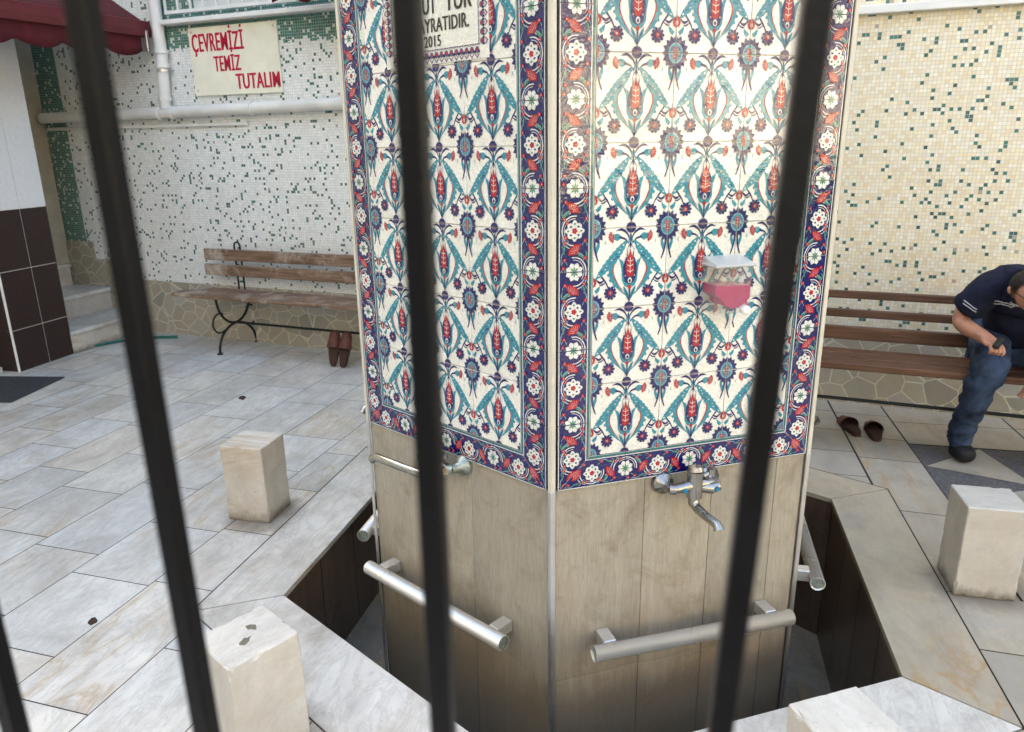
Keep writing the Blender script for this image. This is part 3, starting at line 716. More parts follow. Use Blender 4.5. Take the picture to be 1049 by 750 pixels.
for a, b in ((pu0, (pu0+pu1)/2), ((pu0+pu1)/2, pu1)):
    for c, d in ((1.701, 1.9), (1.9, 2.1), (2.1, 2.3)): pl.box(a+.0005, b-.0005, PY, PY+.005, c+.0005, d-.0005, W_, None, .0008)
iu0, iu1, iz0, iz1 = pu0+.034, pu1-.034, pz0+.034, pz1-.034
def pst(pts, mat, lay):
    for q, m_, l in stroke(pts, mat, lay, 3):
        ar = sum(q[i][0]*q[(i+1) % len(q)][1]-q[(i+1) % len(q)][0]*q[i][1] for i in range(len(q)))
        if ar < 0: q = q[::-1]
        pl.poly([(x*.001, PY-LAY*l, z*.001) for x, z in q], m_)
def line(x0, z0, x1, z1, w, m_): pst([(x0*1000, z0*1000, w), (x1*1000, z1*1000, w)], m_, 2)
for (x0, z0, x1, z1) in ((iu0, iz0, iu1, iz0), (iu1, iz0, iu1, iz1), (iu1, iz1, iu0, iz1), (iu0, iz1, iu0, iz0)): line(x0, z0, x1, z1, 1.6, PU)
def emblem(cx, cz, ang):
    c, s = math.cos(ang), math.sin(ang)
    def T(x, y): return (cx*1000+x*c-y*s, cz*1000+x*s+y*c)
    for art in (ell(0, 15, 7, 7.5, PU, 3, 9), ell(-6.5, 10, 3.4, 4.5, NV, 3, 7), ell(6.5, 10, 3.4, 4.5, NV, 3, 7), [([(-8.5, 4), (0, -6), (8.5, 4), (5.5, 5), (0, -1), (-5.5, 5)], PU, 3)], ell(0, 15, 3, 3.4, RD, 4, 7), stroke([(0, 4, 2), (0, 10, 2)], NV, 3, 1), stroke([(-8.5, 23, 1), (0, 27, 2), (8.5, 23, 1)], NV, 3, 2)):
        for q, m_, l in art:
            q = [T(x, y) for x, y in q]; ar = sum(q[i][0]*q[(i+1) % len(q)][1]-q[(i+1) % len(q)][0]*q[i][1] for i in range(len(q)))
            if ar < 0: q = q[::-1]
            pl.poly([(x*.001, PY-LAY*l, z*.001) for x, z in q], m_)
n = 17
for k in range(n+1):
    u = iu0+.006+(iu1-iu0-.012)*k/n
    emblem(u, pz0+.007, 0); emblem(u, pz1-.007, math.pi)
for k in range(27):
    z = iz0+.006+(iz1-iz0-.012)*k/26; emblem(pu1-.007, z, math.pi/2); emblem(pu0+.007, z, -math.pi/2)
plq = pl.build('inscription_plaque', GM, panels['L'])
LB = glaze('black_lettering', (.012, .010, .010))
L1 = text_mesh('HAYRATIDIR.', .210, (.033, .70), LB, .035); L2 = text_mesh('2015', .063, (.027, .70), LB, .035)
L3 = text_mesh('UT', .050, (.046, .70), LB, .035); L4 = text_mesh('TUR', .093, (.046, .70), LB, .035)
def merge_meshes(items, name, mat):
    mb = MB()
    for me, M4 in items:
        mb.add([M4 @ v.co for v in me.vertices], [list(p.vertices) for p in me.polygons], 0)
    return mb.mesh(name, mat)
Rx = Matrix.Rotation(R_(90), 4, 'X')
lt = merge_meshes([(L1, Matrix.Translation((-.060, PY-LAY*5, 1.777)) @ Rx), (L2, Matrix.Translation((-.017, PY-LAY*5, 1.7425)) @ Rx), (L3, Matrix.Translation((-.018, PY-LAY*5, 1.8205)) @ Rx), (L4, Matrix.Translation((.068, PY-LAY*5, 1.8205)) @ Rx)], 'lettering', LB)
# join: append lettering polygons to the plaque mesh
mb = MB(); pme = plq.data
mb.add([v.co for v in pme.vertices], [], 0); mb.f = [list(p.vertices) for p in pme.polygons]; mb.m = [p.material_index for p in pme.polygons]; mb.sm = [False]*len(mb.f); mb.at = [0.0]*len(mb.f)
mb.add([v.co for v in lt.vertices], [list(p.vertices) for p in lt.polygons], len(GM)); plq.data = mb.mesh('inscription_plaque', GM+[LB])

# foot rails
def make_rail(u0, u1, z0, z1):
    mb = MB(); mb.tube([(u0, -AP-.080, z0), (u1, -AP-.080, z1)], .0235, 0, 24, False)
    mb.tube([(u0, -AP-.080, z0), (u1, -AP-.080, z1)], .0212, 0, 24, False)
    # ring faces closing the wall thickness at each end
    o0, o1, i0, i1 = 0, 24, 48, 72
    for a, b in ((o0, i0), (o1, i1)):
        for k in range(24): mb.f.append([a+k, a+(k+1) % 24, b+(k+1) % 24, b+k]); mb.m.append(0); mb.sm.append(False); mb.at.append(0)
    # recessed end plugs
    for u, z, s in ((u0, z0, 1), (u1, z1, -1)):
        mb.add([(u+s*.006, -AP-.080+.0212*math.cos(2*math.pi*k/24), z+.0212*math.sin(2*math.pi*k/24)) for k in range(24)], [list(range(24))], 1)
    br = []
    for t in (.09, .91):
        u = u0+(u1-u0)*t; z = z0+(z1-z0)*t; b = MB(); b.box(u-.019, u+.019, -AP-.062, -AP-.001, z-.019, z+.019, 0, None, .002); br.append(b.mesh('bracket', M['steel']))
    return mb.mesh('foot_rail', [M['steel'], M['chrome_old']]), br
for k, args in dict(L=(-.357, .290, .101, .119), R=(-.308, .342, .131, .108), rr=(-.372, .28, .15, .14), ll=(-.30, .358, .14, .137)).items():
    me, br = make_rail(*args); o = link(me, 'foot_rail', F, (0, 0, .6), (0, 0, R_(ANG[k]+90)))
    for b in br: link(b, 'bracket', o)

# wall taps
def arm(pts, r, mats='chrome', seg=12):
    mb = MB(); mb.tube(pts, r, 0, seg); return mb
def make_tap(k, swing, old_right=False, zc=.588, spout_len=.15):
    y0 = -AP
    body = MB(); Y = Matrix.Rotation(R_(90), 4, 'X')
    body.tube([(-.066, y0-.055, zc), (-.02, y0-.058, zc+.006), (.02, y0-.058, zc+.006), (.058, y0-.055, zc)], [.0125, .0165, .0165, .0125], 0, 16)
    body.tube([(-.006, y0-.058, zc-.030), (-.006, y0-.058, zc+.048)], [.0215, .0225], 0, 20)
    body.tube([(-.006, y0-.058, zc+.048), (-.006, y0-.056, zc+.060)], [.0225, .019], 0, 20)
    o = fpart(body.build('tap', M['chrome'])); o.rotation_euler = (0, 0, R_(ANG[k]+90))
    for sx in (-.078, .066):
        fl_ = MB(); fl_.lathe([(.010, .055), (.013, .045), (.014, .026), (.029, .018), (.033, .006), (.033, 0)], Matrix.Translation((sx, y0-.0005, zc)) @ Y)
        fl_.tube([(sx, y0-.050, zc), (sx*.80, y0-.058, zc)], .0145, 0, 14)
        fo = fl_.build('flange', M['chrome_old'] if (old_right and sx > 0) else M['chrome'], o)
    h = MB(); h.tube([(.012, y0-.060, zc-.002), (.040, y0-.070, zc-.006), (.062, y0-.074, zc+.001)], [.015, .016, .013], 0, 14)
    h.tube([(.020, y0-.058, zc+.028), (.045, y0-.058, zc+.040)], [.008, .006], 0, 10); h.tube([(.043, y0-.058, zc+.034), (.043, y0-.058, zc+.048)], .012, 0, 12)
    h.build('handle', M['chrome'], o)
    for cx, yy in ((-.042, -.0725), (.047, -.0885)):
        mk = MB(); mk.lathe([(.0065, .0035), (.0080, .0)], Matrix.Translation((cx, y0+yy+.002, zc-.002)) @ Y, 0, 10); mk.build('temperature_mark', M['bluedot'], o)
    s = MB(); sx, sy = math.sin(swing), math.cos(swing)
    P = [(-.006, y0-.058, zc-.026), (-.006, y0-.058, zc-.050), (-.006+.02*sx, y0-.058-.02*sy, zc-.058), (-.006+.5*spout_len*sx, y0-.058-.5*spout_len*sy, zc-.062), (-.006+.93*spout_len*sx, y0-.058-.93*spout_len*sy, zc-.062), (-.006+spout_len*sx, y0-.058-spout_len*sy, zc-.074)]
    if spout_len > .16: P = [(-.006, y0-.058, zc-.026), (-.006, y0-.058, zc-.040), (-.006+.03*sx, y0-.058-.03*sy, zc-.046), (-.006+.5*spout_len*sx, y0-.058-.5*spout_len*sy, zc-.034), (-.006+.93*spout_len*sx, y0-.058-.93*spout_len*sy, zc-.018), (-.006+spout_len*sx, y0-.058-spout_len*sy, zc-.030)]
    s.tube([Vector(p) for p in P], [.017, .0155, .0135, .0125, .0130, .0145], 0, 14)
    s.build('spout', M['chrome'], o)
    return o
make_tap('R', R_(4), spout_len=.118); make_tap('L', R_(-74), True, spout_len=.235); make_tap('rr', R_(68)); make_tap('ll', R_(40))

# soap dispenser
D = empty('soap_dispenser', (0, 0, 0), R_(-60+90), 'clear plastic soap dispenser half full of pink soap on the floral tiles', 'soap dispenser')
def lcl(x0, x1, y0, y1, z0, z1, mat, name, bev=.004, par=D):
    b = MB(); b.box(x0, x1, y0, y1, z0, z1, 0, None, bev); return b.build(name, mat, par)
yb = -AP-.0122
b = MB()   # clear hopper: four walls and a sloping bottom
w0, w1 = .006, .112
b.box(w0, w0+.002, yb-.066, yb, 1.075, 1.195); b.box(w1-.002, w1, yb-.066, yb, 1.075, 1.195); b.box(w0+.002, w1-.002, yb-.066, yb-.064, 1.075, 1.195); b.box(w0+.002, w1-.002, yb-.002, yb, 1.075, 1.195); b.box(w0+.002, w1-.002, yb-.064, yb-.002, 1.075, 1.077)
b.build('tank', M['clear'], D)
b = MB(); n = 12; prof = [(w0+.0025, 1.150), (w0+.0025, 1.126), (w0+.022, 1.112), (w0+.030, 1.096), (w0+.045, 1.092), (w0+.058, 1.087), (w0+.075, 1.092), (w0+.090, 1.100), (w1-.0025, 1.112), (w1-.0025, 1.146)]
vs = [(x, yy, z) for yy in (yb-.0635, yb-.0025) for x, z in prof]; n = len(prof)
b.add(vs, [list(range(n)), list(range(n, 2*n))[::-1]] + [(i, n+i, n+(i+1) % n, (i+1) % n) for i in range(n)]); b.build('liquid_soap', M['soap'], D)
b = MB(); b.box(0.0, .118, yb-.073, yb, 1.195, 1.203, 0, None, .003); b.add([(.004, yb-.069, 1.203), (.114, yb-.069, 1.203), (.114, yb-.002, 1.217), (.004, yb-.002, 1.217)], [(0, 1, 2, 3)]); b.poly([(.004, yb-.069, 1.203), (.004, yb-.002, 1.217), (.004, yb-.002, 1.203)]); b.poly([(.114, yb-.069, 1.203), (.114, yb-.002, 1.203), (.114, yb-.002, 1.217)])
b.build('lid', M['lid'], D)
b = MB(); b.lathe([(.008, 0), (.012, .002), (.012, .018), (.008, .020)], Matrix.Translation((.090, yb-.066, 1.085)) @ Matrix.Rotation(R_(90), 4, 'X'), 0, 18); b.build('push_button', M['white'], D); b = MB(); b.tube([(.070, yb-.045, 1.076), (.070, yb-.045, 1.045)], [.006, .004]); b.build('nozzle', M['white'], D)

# ------------------------------------------------------------------ marble stools round the channel
stl = [(-120, 'marble block stool nearest the camera on the left, two flat grey stain patches on its top', 'n1'), (-60, 'marble block stool at the bottom edge of the photo, only its cracked pale top showing', 'n2'),
       (180, 'marble block stool with a darker weathered side on the open left hand paving', 'n3'), (0, 'creamy marble block stool on the right, below the seated man', 'n4')]
for a, lab, _ in stl:
    h = .335; p = {-120: (-.705, -1.196), -60: (.705, -1.200), 180: (-1.410, -.030), 0: (1.362, -.017)}[a]
    b = MB(); b.box(-.089, .089, -.095, .095, .0005, h, 0, None, .003, rng.random()); o = b.build('marble_stool', M['marble_block'], None, (p[0], p[1], 0), (0, 0, R_(a+90)))
    bm = bmesh.new(); bm.from_mesh(o.data); bmesh.ops.subdivide_edges(bm, edges=[e for e in bm.edges if e.calc_length() > .05], cuts=30, use_grid_fill=True)
    for v in bm.verts:
        x, y, z = v.co; ex = (x/.089, y/.095, (z-h/2)/(h/2)); near_ = sorted(abs(t) for t in ex)[1]
        if near_ > .96:
            q = Vector((x+a, y, z)); n_ = max(0, mnoise.noise(q*38)-.22)*.016 + max(0, mnoise.noise(q*90))*.0012
            v.co = Vector((x, y, z)) - Vector((x, y, (z-h/2)*.6)).normalized()*n_
        else: v.co += Vector((x, y, 0)).normalized()*mnoise.noise(Vector((x, y, z+a))*14)*.0008
    bm.to_mesh(o.data); bm.free()
    tag(o, lab, 'stool', 'marble block stools round the fountain')
def blob(name, x, y, z, s, lab, cat, mat, seed=0, group=None, squash=.12):
    rg = random.Random(seed); b = MB(); n = 11
    top = [(s*(.6+.5*rg.random())*math.cos(2*math.pi*k/n)*1.5, s*(.5+.5*rg.random())*math.sin(2*math.pi*k/n)) for k in range(n)]
    b.prism(top, 0, s*squash)
    o = b.build(name, mat, None, (x, y, z), (0, 0, rg.random()*3)); return tag(o, lab, cat, group)
blob('dark_fleck', -.712, -1.165, .3352, .013, 'thin flat grey stain mark on the near left marble stool, the one closer to the channel', 'leaf', M['flake'], 1, None, .03)  # flat grey stains on the stool top, built as thin chips
blob('dark_fleck', -.695, -1.218, .3352, .014, 'thin flat grey stain mark on the near left marble stool, the one closer to the camera', 'leaf', M['flake'], 2, None, .03)
blob('dark_pebble', -2.343, 1.304, 0, .024, 'small dark flat pebble lying alone on the far left paving', 'pebble', M['clay'], 3, None, .3)
blob('dirt_clump', -1.541, -.842, 0, .016, 'dark clump of dirt on a joint of the left paving near the fence', 'dirt', M['clay'], 4, None, .35)

# ------------------------------------------------------------------ main wall (local x runs along it, local -y faces the yard)
WR = math.atan(-.157); WO = (0, 2.13, 0)
cw, sw = math.cos(WR), math.sin(WR)
def w2(s, d, z=0): return Vector((WO[0]+s*cw+d*sw, WO[1]+s*sw-d*cw, z))     # d metres in front of the wall
BD = empty('mosaic_building', WO, WR, 'building wall faced in small white glass mosaic with scattered green pieces', 'building')
b = MB()
s0, s1 = -3.32, -2.20; z0, z1 = 2.475, 3.6
b.box(-5.12, s0, 0, .35, -.3, 7); b.box(s0, s1, 0, .35, -.3, z0); b.box(s0, s1, 0, .35, z1, 7); b.box(s1, 9, 0, .35, -.3, 7)
b.box(-9, -5.12, .0, .35, 2.75, 7)
b.build('mosaic_wall', M['mosaic'], BD)
b = MB(); b.box(-4.30, 0.2, -.014, -.001, 0, .445); b.box(.2, 9, -.014, -.001, 0, .388); b.box(-4.72, -4.30, -.014, -.001, .17, .60); b.box(-5.10, -4.72, -.014, -.001, .34, .75); b.build('stone_cladding_band', M['crazy'], BD)
b = MB(); b.box(-3.555, -.2, -.085, -.001, 2.378, 2.410, 0, None, .004); b.build('sill', M['white'], BD)
b = MB(); b.box(.2, 9, -.05, -.001, 2.118, 2.160, 0, None, .004); b.build('ledge', M['white'], BD)
wn = MB(); 
for a, c, e, f in ((s0, s1, z0, z0+.06), (s0, s1, z1-.06, z1), (s0, s0+.055, z0+.06, z1-.06), (s1-.055, s1, z0+.06, z1-.06), (-2.91, -2.85, z0+.06, z1-.06)): wn.box(a, c, .03, .08, e, f, 0, None, .004)
wf = wn.build('window', M['white'], BD)
b = MB(); b.box(s0+.055, s1-.055, .052, .058, z0+.06, z1-.06); b.build('pane', M['glass'], wf)
b = MB(); b.box(s0, s1, .30, .34, z0, z1); b.build('curtain', M['curtain'], wf)
b = MB()
for e in (2.445, 3.0, 3.58): b.box(-3.50, -2.18, -.075, -.055, e, e+.022)
k = -3.50
while k < -2.18: b.box(k, k+.014, -.072, -.058, 2.467, 3.58); k += .118
for x in (-3.49, -2.2): b.box(x, x+.02, -.055, -.001, 2.6, 2.62)
b.build('grille', M['white'], BD)
# door at the head of the steps
b = MB(); b.box(-5.12, -5.045, -.16, -.001, .55, 2.72, 0, None, .004); b.box(-5.165, -5.125, -.19, -.03, .55, 2.72, 0, None, .004); b.build('door_jamb', M['jamb'], BD)
b = MB(); b.box(-5.30, -5.24, -1.0, -.001, .55, 2.72); b.build('door', M['jamb'], BD)
b = MB(); b.box(-9, -5.31, -.2, .35, -.3, 2.74); b.build('passage_wall', M['plaster2'], BD)

# steps
ST = empty('entrance_steps', (-4.24, 2.0, 0), 0, 'three pale marble steps climbing left between the brown tiled pillar and the mosaic wall', 'steps')
for i, (xa, zt) in enumerate(((-4.215, .178), (-4.60, .362), (-5.02, .55))):
    b = MB(); xb = -5.6
    b.prism([(xa+4.24-.02, .004), (xa+4.24+.045, .88), (xb+4.24, 1.1), (xb+4.24, .004)], (.0, .178, .362)[i]+.0005, zt-.028, 0, rng.random()); b.build('riser', M['marble_block'], ST)
    b = MB(); b.prism([(xa+4.24-.002, .004), (xa+4.24+.063, .88), (xb+4.24, 1.1), (xb+4.24, .004)], zt-.0275, zt, 0, rng.random()); b.build('tread', M['marble'], ST)

# tiled pillar on the left
PI_ = empty('tiled_pillar', (-4.24, 1.76, 0), 0, 'pillar at the left edge with dark brown tiles below and white tiles above', 'pillar')
b = MB(); b.box(-.60, -.0022, -.2295, .2395, 0, 4.5); b.build('core', M['white_grout'], PI_)
for nm, zs, mt in (('brown_tile_cladding', [0, .297, .708, 1.120], 'brown_tile'), ('white_tile_cladding', [1.120, 1.535, 1.955, 2.37, 2.78, 3.2, 3.62, 4.04, 4.46], 'white_tile')):
    b = MB()
    for a, c in zip(zs[:-1], zs[1:]):
        for u, v in ((-.24, .020), (.020, .25)): b.box(-.0020, .0012, u+.0024, v-.0024, a+.0024, c-.0024, 0, None, .0006, rng.random())
        b.box(-.60, -.004, .2398, .250, a+.002, c-.002, 0, None, .0008, rng.random()); b.box(-.60, -.004, -.240, -.2298, a+.002, c-.002, 0, None, .0008)
    b.build(nm, M[mt], PI_)
b = MB(); b.box(-.012, .004, -.249, -.2405, 0, .72, 0, None, .001); b.build('edge_strip', M['white'], PI_)
# shop front recess to its left
SF = empty('left_house', (-4.45, .5, 0), 0, 'strip of cream house with a white door at the far left edge', 'house')
b = MB(); b.box(-4, -.3, -7, .98, 0, 6.5); b.box(-4, -.60, .98, 1.60, 4.5, 6.5); b.box(-4, -.62, .98, 3.1, 0, 6.5); b.build('wall', M['plaster'], SF)
b = MB()
for a, c in ((.045, .297), (.301, .708), (.712, 1.12)): b.box(-.299, -.06, .80, .98, a, c, 0, None, .001)
b.build('plinth_tiles', M['brown_tile'], SF)
b = MB(); b.box(-.29, -.05, -.30, .795, .07, 2.15, 0, None, .006); dd = b.build('door', M['white'], SF)
b = MB(); b.tube([(-.04, .70, 1.05), (.0, .70, 1.05), (.0, .60, 1.05)], .009); b.build('handle', M['chrome'], dd)
b = MB(); b.box(-.29, .10, -.5, .985, 0, .045, 0, None, .004); b.build('doorstep', M['trim'], SF)

b = MB(); b.box(-.25, .25, -.26, .26, 0, .008, 0, None, .003); o = b.build('doormat', M['mat'], None, (-4.02, 1.17, .001), (0, 0, R_(9))); tag(o, 'dark grey rubber doormat on the paving before the white door', 'doormat')
b = MB(); b.tube(crom([(-4.30, 2.10, .012), (-4.22, 2.22, .012), (-4.13, 2.38, .012), (-3.95, 2.52, .012), (-3.75, 2.58, .012)], 5), .011); tag(b.build('garden_hose', M['hose']), 'short green garden hose lying at the foot of the steps', 'hose')

# pipes
PP = empty('drain_pipe', tuple(w2(-3.6, 0)), WR, 'white plastic drain pipe running down and then along the mosaic wall under the sign', 'pipe')
def pipe(mb, pts, r): mb.tube(pts, r, 0, 18)
b = MB(); pipe(b, [(.0+.0, -.055, 4.5), (-.0, -.055, 2.2), (-.035+.0, -.055, 1.80)], .043); b.build('downpipe', M['whitepipe'], PP)
b = MB(); pipe(b, [(-1.4, -.055, 1.764), (-.5, -.055, 1.768), (1.0, -.055, 1.782), (3.2, -.055, 1.80)], .0415); b.build('branch_pipe', M['whitepipe'], PP)
for x, z, v in ((.0, 2.20, 1), (-.006, 2.10, 1), (-.03, 1.87, 1), (-.10, 1.767, 0), (.03, 1.770, 0), (.78, 1.780, 0)):
    b = MB(); d = .013
    if v: b.tube([(x, -.055, z-d), (x, -.055, z+d)], .051, 0, 18)
    else: b.tube([(x-d, -.055, z), (x+d, -.055, z)], .050, 0, 18)
    b.build('collar', M['whitepipe'], PP)
b = MB(); b.tube([(-.006, -.055, 2.06), (-.006, -.055, 2.075)], .0475, 0, 18); b.tube([(.03, -.05, 2.067), (.085, -.045, 2.067)], .006); b.build('clamp', M['alu'], PP)
b = MB(); b.box(-1.4, .7, -.03, -.001, 1.665, 1.690, 0, None, .003); b.build('cable_trunking', M['whitepipe'], PP)

# sign
SG = empty('painted_sign', tuple(w2(-2.96, 0)), WR, 'cream sign board with red capital lettering on the mosaic wall under the window', 'sign')
b = MB(); b.box(-.40, .40, -.018, -.002, 1.880, 2.350, 0, None, .003); brd = b.build('board', M['signboard'], SG)
for x in (-.37, .37):
    for z in (2.32, 1.92):
        b = MB(); b.lathe([(.007, .004), (.009, 0)], Matrix.Translation((x, -.018, z)) @ Matrix.Rotation(R_(90), 4, 'X'), 0, 8); b.build('screw', M['alu'], brd)
def signtext(txt, x0, x1, base, cap):
    me = text_mesh(txt, x1-x0, (cap, .70), M['red_letter'], .045); return (me, Matrix.Translation((x0, -.0195, base)) @ Rx)
lt = merge_meshes([signtext('ÇEVREMİZİ', -.370, .100, 2.185, .122), signtext('TEMİZ', -.185, .055, 2.045, .105), signtext('TUTALIM', .000, .388, 1.918, .105)], 'lettering', M['red_letter'])
link(lt, 'lettering', brd)

# awning on the left house
AW = empty('door_awning', (-4.2, 1.9, 2.3), 0, 'maroon canvas awning with a wavy valance over the house door at top left', 'awning')
def awp(y, dz=0.0, dx=0.0): return (.52+dx + (y-2.6)*-.03, y-1.9, 2.36-2.3+(y-2.6)*.045+dz)
b = MB(); pts = [awp(2.60), awp(.2)]
for (z0_, z1_, x0_) in ((-.055, .055, .0),):
    a, c = Vector(awp(2.66)), Vector(awp(.1))
    prof = [(-.03, -.06), (.03, -.055), (.04, -.01), (.03, .05), (-.01, .06), (-.03, .05)]
    vs = [a+Vector((x, 0, z)) for x, z in prof]+[c+Vector((x, 0, z)) for x, z in prof]; n = len(prof)
    b.add(vs, [list(range(n)), list(range(n, 2*n))[::-1]]+[(i, n+i, n+(i+1) % n, (i+1) % n) for i in range(n)])
b.build('front_bar', M['maroon_bar'], AW)
b = MB(); N = 66; 
vs = []
for i in range(N+1):
    y = 2.58-i*(2.4/N); p = Vector(awp(y)); ph = i*.55; low = -.150-.045*abs(math.sin(i*.30)); wv = .012*math.sin(ph)
    vs += [p+Vector((.0, 0, -.05)), p+Vector((.0+wv, 0, -.12)), p+Vector((.0+wv*1.6, 0, low)), p+Vector((-.006, 0, -.05)), p+Vector((-.006+wv, 0, -.12)), p+Vector((-.006+wv*1.6, 0, low))]
fs = []
for i in range(N):
    a = i*6; c = a+6; fs += [(a, c, c+1, a+1), (a+1, c+1, c+2, a+2), (a+3, a+4, c+4, c+3), (a+4, a+5, c+5, c+4), (a+2, c+2, c+5, a+5)]
b.add(vs, fs, 0, True); b.build('valance', M['maroon'], AW)
b = MB(); a, c = Vector(awp(2.60, .055)), Vector(awp(.1, .055)); e, f = Vector((-.75, .70, .95)), Vector((-.75, -1.8, .85)); up = Vector((0, 0, .006))
b.add([a, c, f, e, a+up, c+up, f+up, e+up], [(0, 1, 2, 3), (4, 7, 6, 5), (0, 4, 5, 1), (1, 5, 6, 2), (2, 6, 7, 3), (3, 7, 4, 0)]); b.build('canopy', M['maroon'], AW)
b = MB(); b.tube([awp(2.52, 0, -.03), (-.1, .62, .0), (-.9, .62, .35)], .014); b.build('folding_arm', M['white'], AW)
b = MB(); b.box(.46, .56, .69, .72, -.10, .05, 0, None, .004); b.build('end_cap', M['alu'], AW)
# small awning above the window
A2 = empty('window_awning', tuple(w2(-1.80, 0, 2.50)), WR, 'dark red scalloped window awning just left of the fountain at the top edge', 'awning')
b = MB(); N = 40; vs = []
for i in range(N+1):
    x = -.42+i*(1.3/N); low = -.155+.040*abs(math.sin(i*.33+.6)); vs += [(x, -.35, .35), (x, -.47, low+.14), (x, -.47, low), (x, -.345, .35), (x, -.464, low+.14), (x, -.464, low)]
fs = []
for i in range(N):
    a = i*6; c = a+6; fs += [(a, a+1, c+1, c), (a+1, a+2, c+2, c+1), (a+3, c+3, c+4, a+4), (a+4, c+4, c+5, a+5), (a+2, a+5, c+5, c+2)]
b.add(vs, fs, 0, True); b.build('canopy', M['maroon'], A2)
b = MB(); b.tube([(-.42, -.36, .35), (.88, -.36, .35)], .02); b.tube([(-.38, -.36, .35), (-.38, -.002, .45)], .012); b.tube([(.8, -.36, .35), (.8, -.002, .45)], .012); b.build('roller', M['maroon_bar'], A2)

# ------------------------------------------------------------------ benches
def bench(name, s_a, s_b, d_front, depth, slats, seat, legs, mat, label, hoop_z, with_loop=True):
    B = empty(name, tuple(w2((s_a+s_b)/2, d_front-depth/2)), WR, label, 'bench', 'timber benches with black iron legs along the wall')
    L = s_b-s_a; rg = random.Random(3)
    def Y(d): return depth/2-d+0.0      # d = distance in front of the seat's rear edge
    for (d0, d1, z0, z1, da, db) in seat:
        b = MB(); b.box(-L/2+da, L/2-db, -depth/2+d0, -depth/2+d1, z0, z1, 0, None, .004, rg.random()); b.build('seat_plank', mat, B)
    for (yc, z0, z1, da, db) in slats:
        b = MB(); b.box(-L/2+da, L/2-db, yc-.014, yc+.014, z0, z1, 0, None, .004, rg.random()); b.build('back_slat', mat, B)
    f, r = -depth/2, depth/2+.09
    zt = seat[0][2]-.002
    for lx in legs:
        b = MB(); mid = (f+r)/2; w = (r-f)/2
        def arc(cy, cz, ry, rz, a0, a1, n=14): return [(lx, cy+ry*math.cos(R_(a0+(a1-a0)*k/n)), cz+rz*math.sin(R_(a0+(a1-a0)*k/n))) for k in range(n+1)]
        b.tube(arc(mid, 0.0, w*.98, .205, 180, 0), .0095, 0, 8); b.tube(arc(mid, zt, w*.86, .215, 180, 360), .0095, 0, 8)
        b.tube(arc(f+.045, .235, .075, .075, 60, 300), .007, 0, 8); b.tube(arc(r-.045, .235, .075, .075, 120, -120), .007, 0, 8)
        for yy in (f+.004, r-.004): b.tube([(lx, yy, 0.0), (lx, yy, .010)], .022, 0, 10)
        b.build('iron_leg', M['wiron'], B)
        b = MB(); yb_ = slats[0][0]+.024; hz = hoop_z
        b.tube([(lx-.028, yb_, zt-.01)] + [(lx-.028, yb_, hz-.028)] + [(lx-.028*math.cos(R_(a)), yb_, hz-.028+.028*math.sin(R_(a))) for a in range(30, 180, 30)] + [(lx+.028, yb_, hz-.028), (lx+.028, yb_, zt-.01)], .007, 0, 8)
        b.build('back_hoop', M['wiron'], B)
    b = MB(); b.tube([(legs[0], mid_y(f, r), .207), (legs[-1], mid_y(f, r), .207)], .0095, 0, 8); b.build('stretcher', M['wiron'], B)
    return B
def mid_y(f, r): return (f+r)/2
bench('wooden_bench', -3.48, -1.36, .42, .33, [(.130, .672, .757, .11, .1), (.128, .553, .638, .10, .1)], [(0, .155, .425, .452, 0, 0), (.165, .30, .428, .452, .14, .05)], (-.645, .66), M['wood_l'],
      'weathered grey brown wooden bench with two back slats against the left part of the wall', .812)
bench('wooden_bench', .62, 2.95, .79, .31, [(.250, .698, .738, 0, 0), (.248, .598, .640, 0, 0), (.244, .478, .550, 0, 0)], [(0, .10, .418, .452, 0, 0), (.108, .20, .424, .454, 0, 0), (.208, .30, .424, .453, 0, 0)], (-1.0, .98), M['wood_r'],
      'brown stained wooden bench with three back slats, the seated man on its seat', .76)

# ------------------------------------------------------------------ slippers
def slipper(label, loc, rot, group, sz=1.0):
    T = empty('slipper', loc, 0, label, 'slipper', group); T.rotation_euler = rot
    def outline(k=1.0, n=22):
        P = []
        for i in range(n):
            a = 2*math.pi*i/n; y = .128*math.sin(a)*k; w = (.040 + .010*math.sin(a))*k; cx = math.cos(a); P.append((w*math.copysign(abs(cx)**.55, cx)*sz, y*sz))
        return P
    b = MB(); b.prism(outline(), 0, .018*sz); b.build('sole', M['insole'], T)
    b = MB(); b.prism(outline(.90), .018*sz, .0215*sz); b.build('insole', M['insole'], T)
    b = MB(); vs = []; nu, nv = 8, 9      # the strap arches over the toe half
    for i in range(nu+1):
        y = (.005+.110*i/nu); k = i/nu
        for j in range(nv+1):
            a = math.pi*j/nv; w = (.049-.026*k**2.5); h = .056-.030*k
            vs.append((w*math.cos(a)*sz, y*sz, (.006+h*math.sin(a)**.8)*sz))
    fs = [(i*(nv+1)+j, i*(nv+1)+j+1, (i+1)*(nv+1)+j+1, (i+1)*(nv+1)+j) for i in range(nu) for j in range(nv)]
    b.add(vs, fs, 0, True); e = [(nu*(nv+1)+j) for j in range(nv+1)]; b.add([vs[k] for k in e], [list(range(len(e)))], 0)
    b.build('strap', M['slipper'], T)
    return T
p = w2(-2.045, .36); lean = R_(68)
slipper('left one of the two brown slippers propped upright at the end of the left bench', (p.x-.010, p.y, .012), (lean, 0, R_(6)), 'brown slippers propped upright by the left bench')
slipper('right one of the two brown slippers propped upright at the end of the left bench', (p.x+.085, p.y-.02, .012), (lean, 0, R_(-6)), 'brown slippers propped upright by the left bench')
for o in [x for x in bpy.data.objects if x.name.startswith('slipper')]:
    o.location.z += .115*math.sin(lean)*1.02
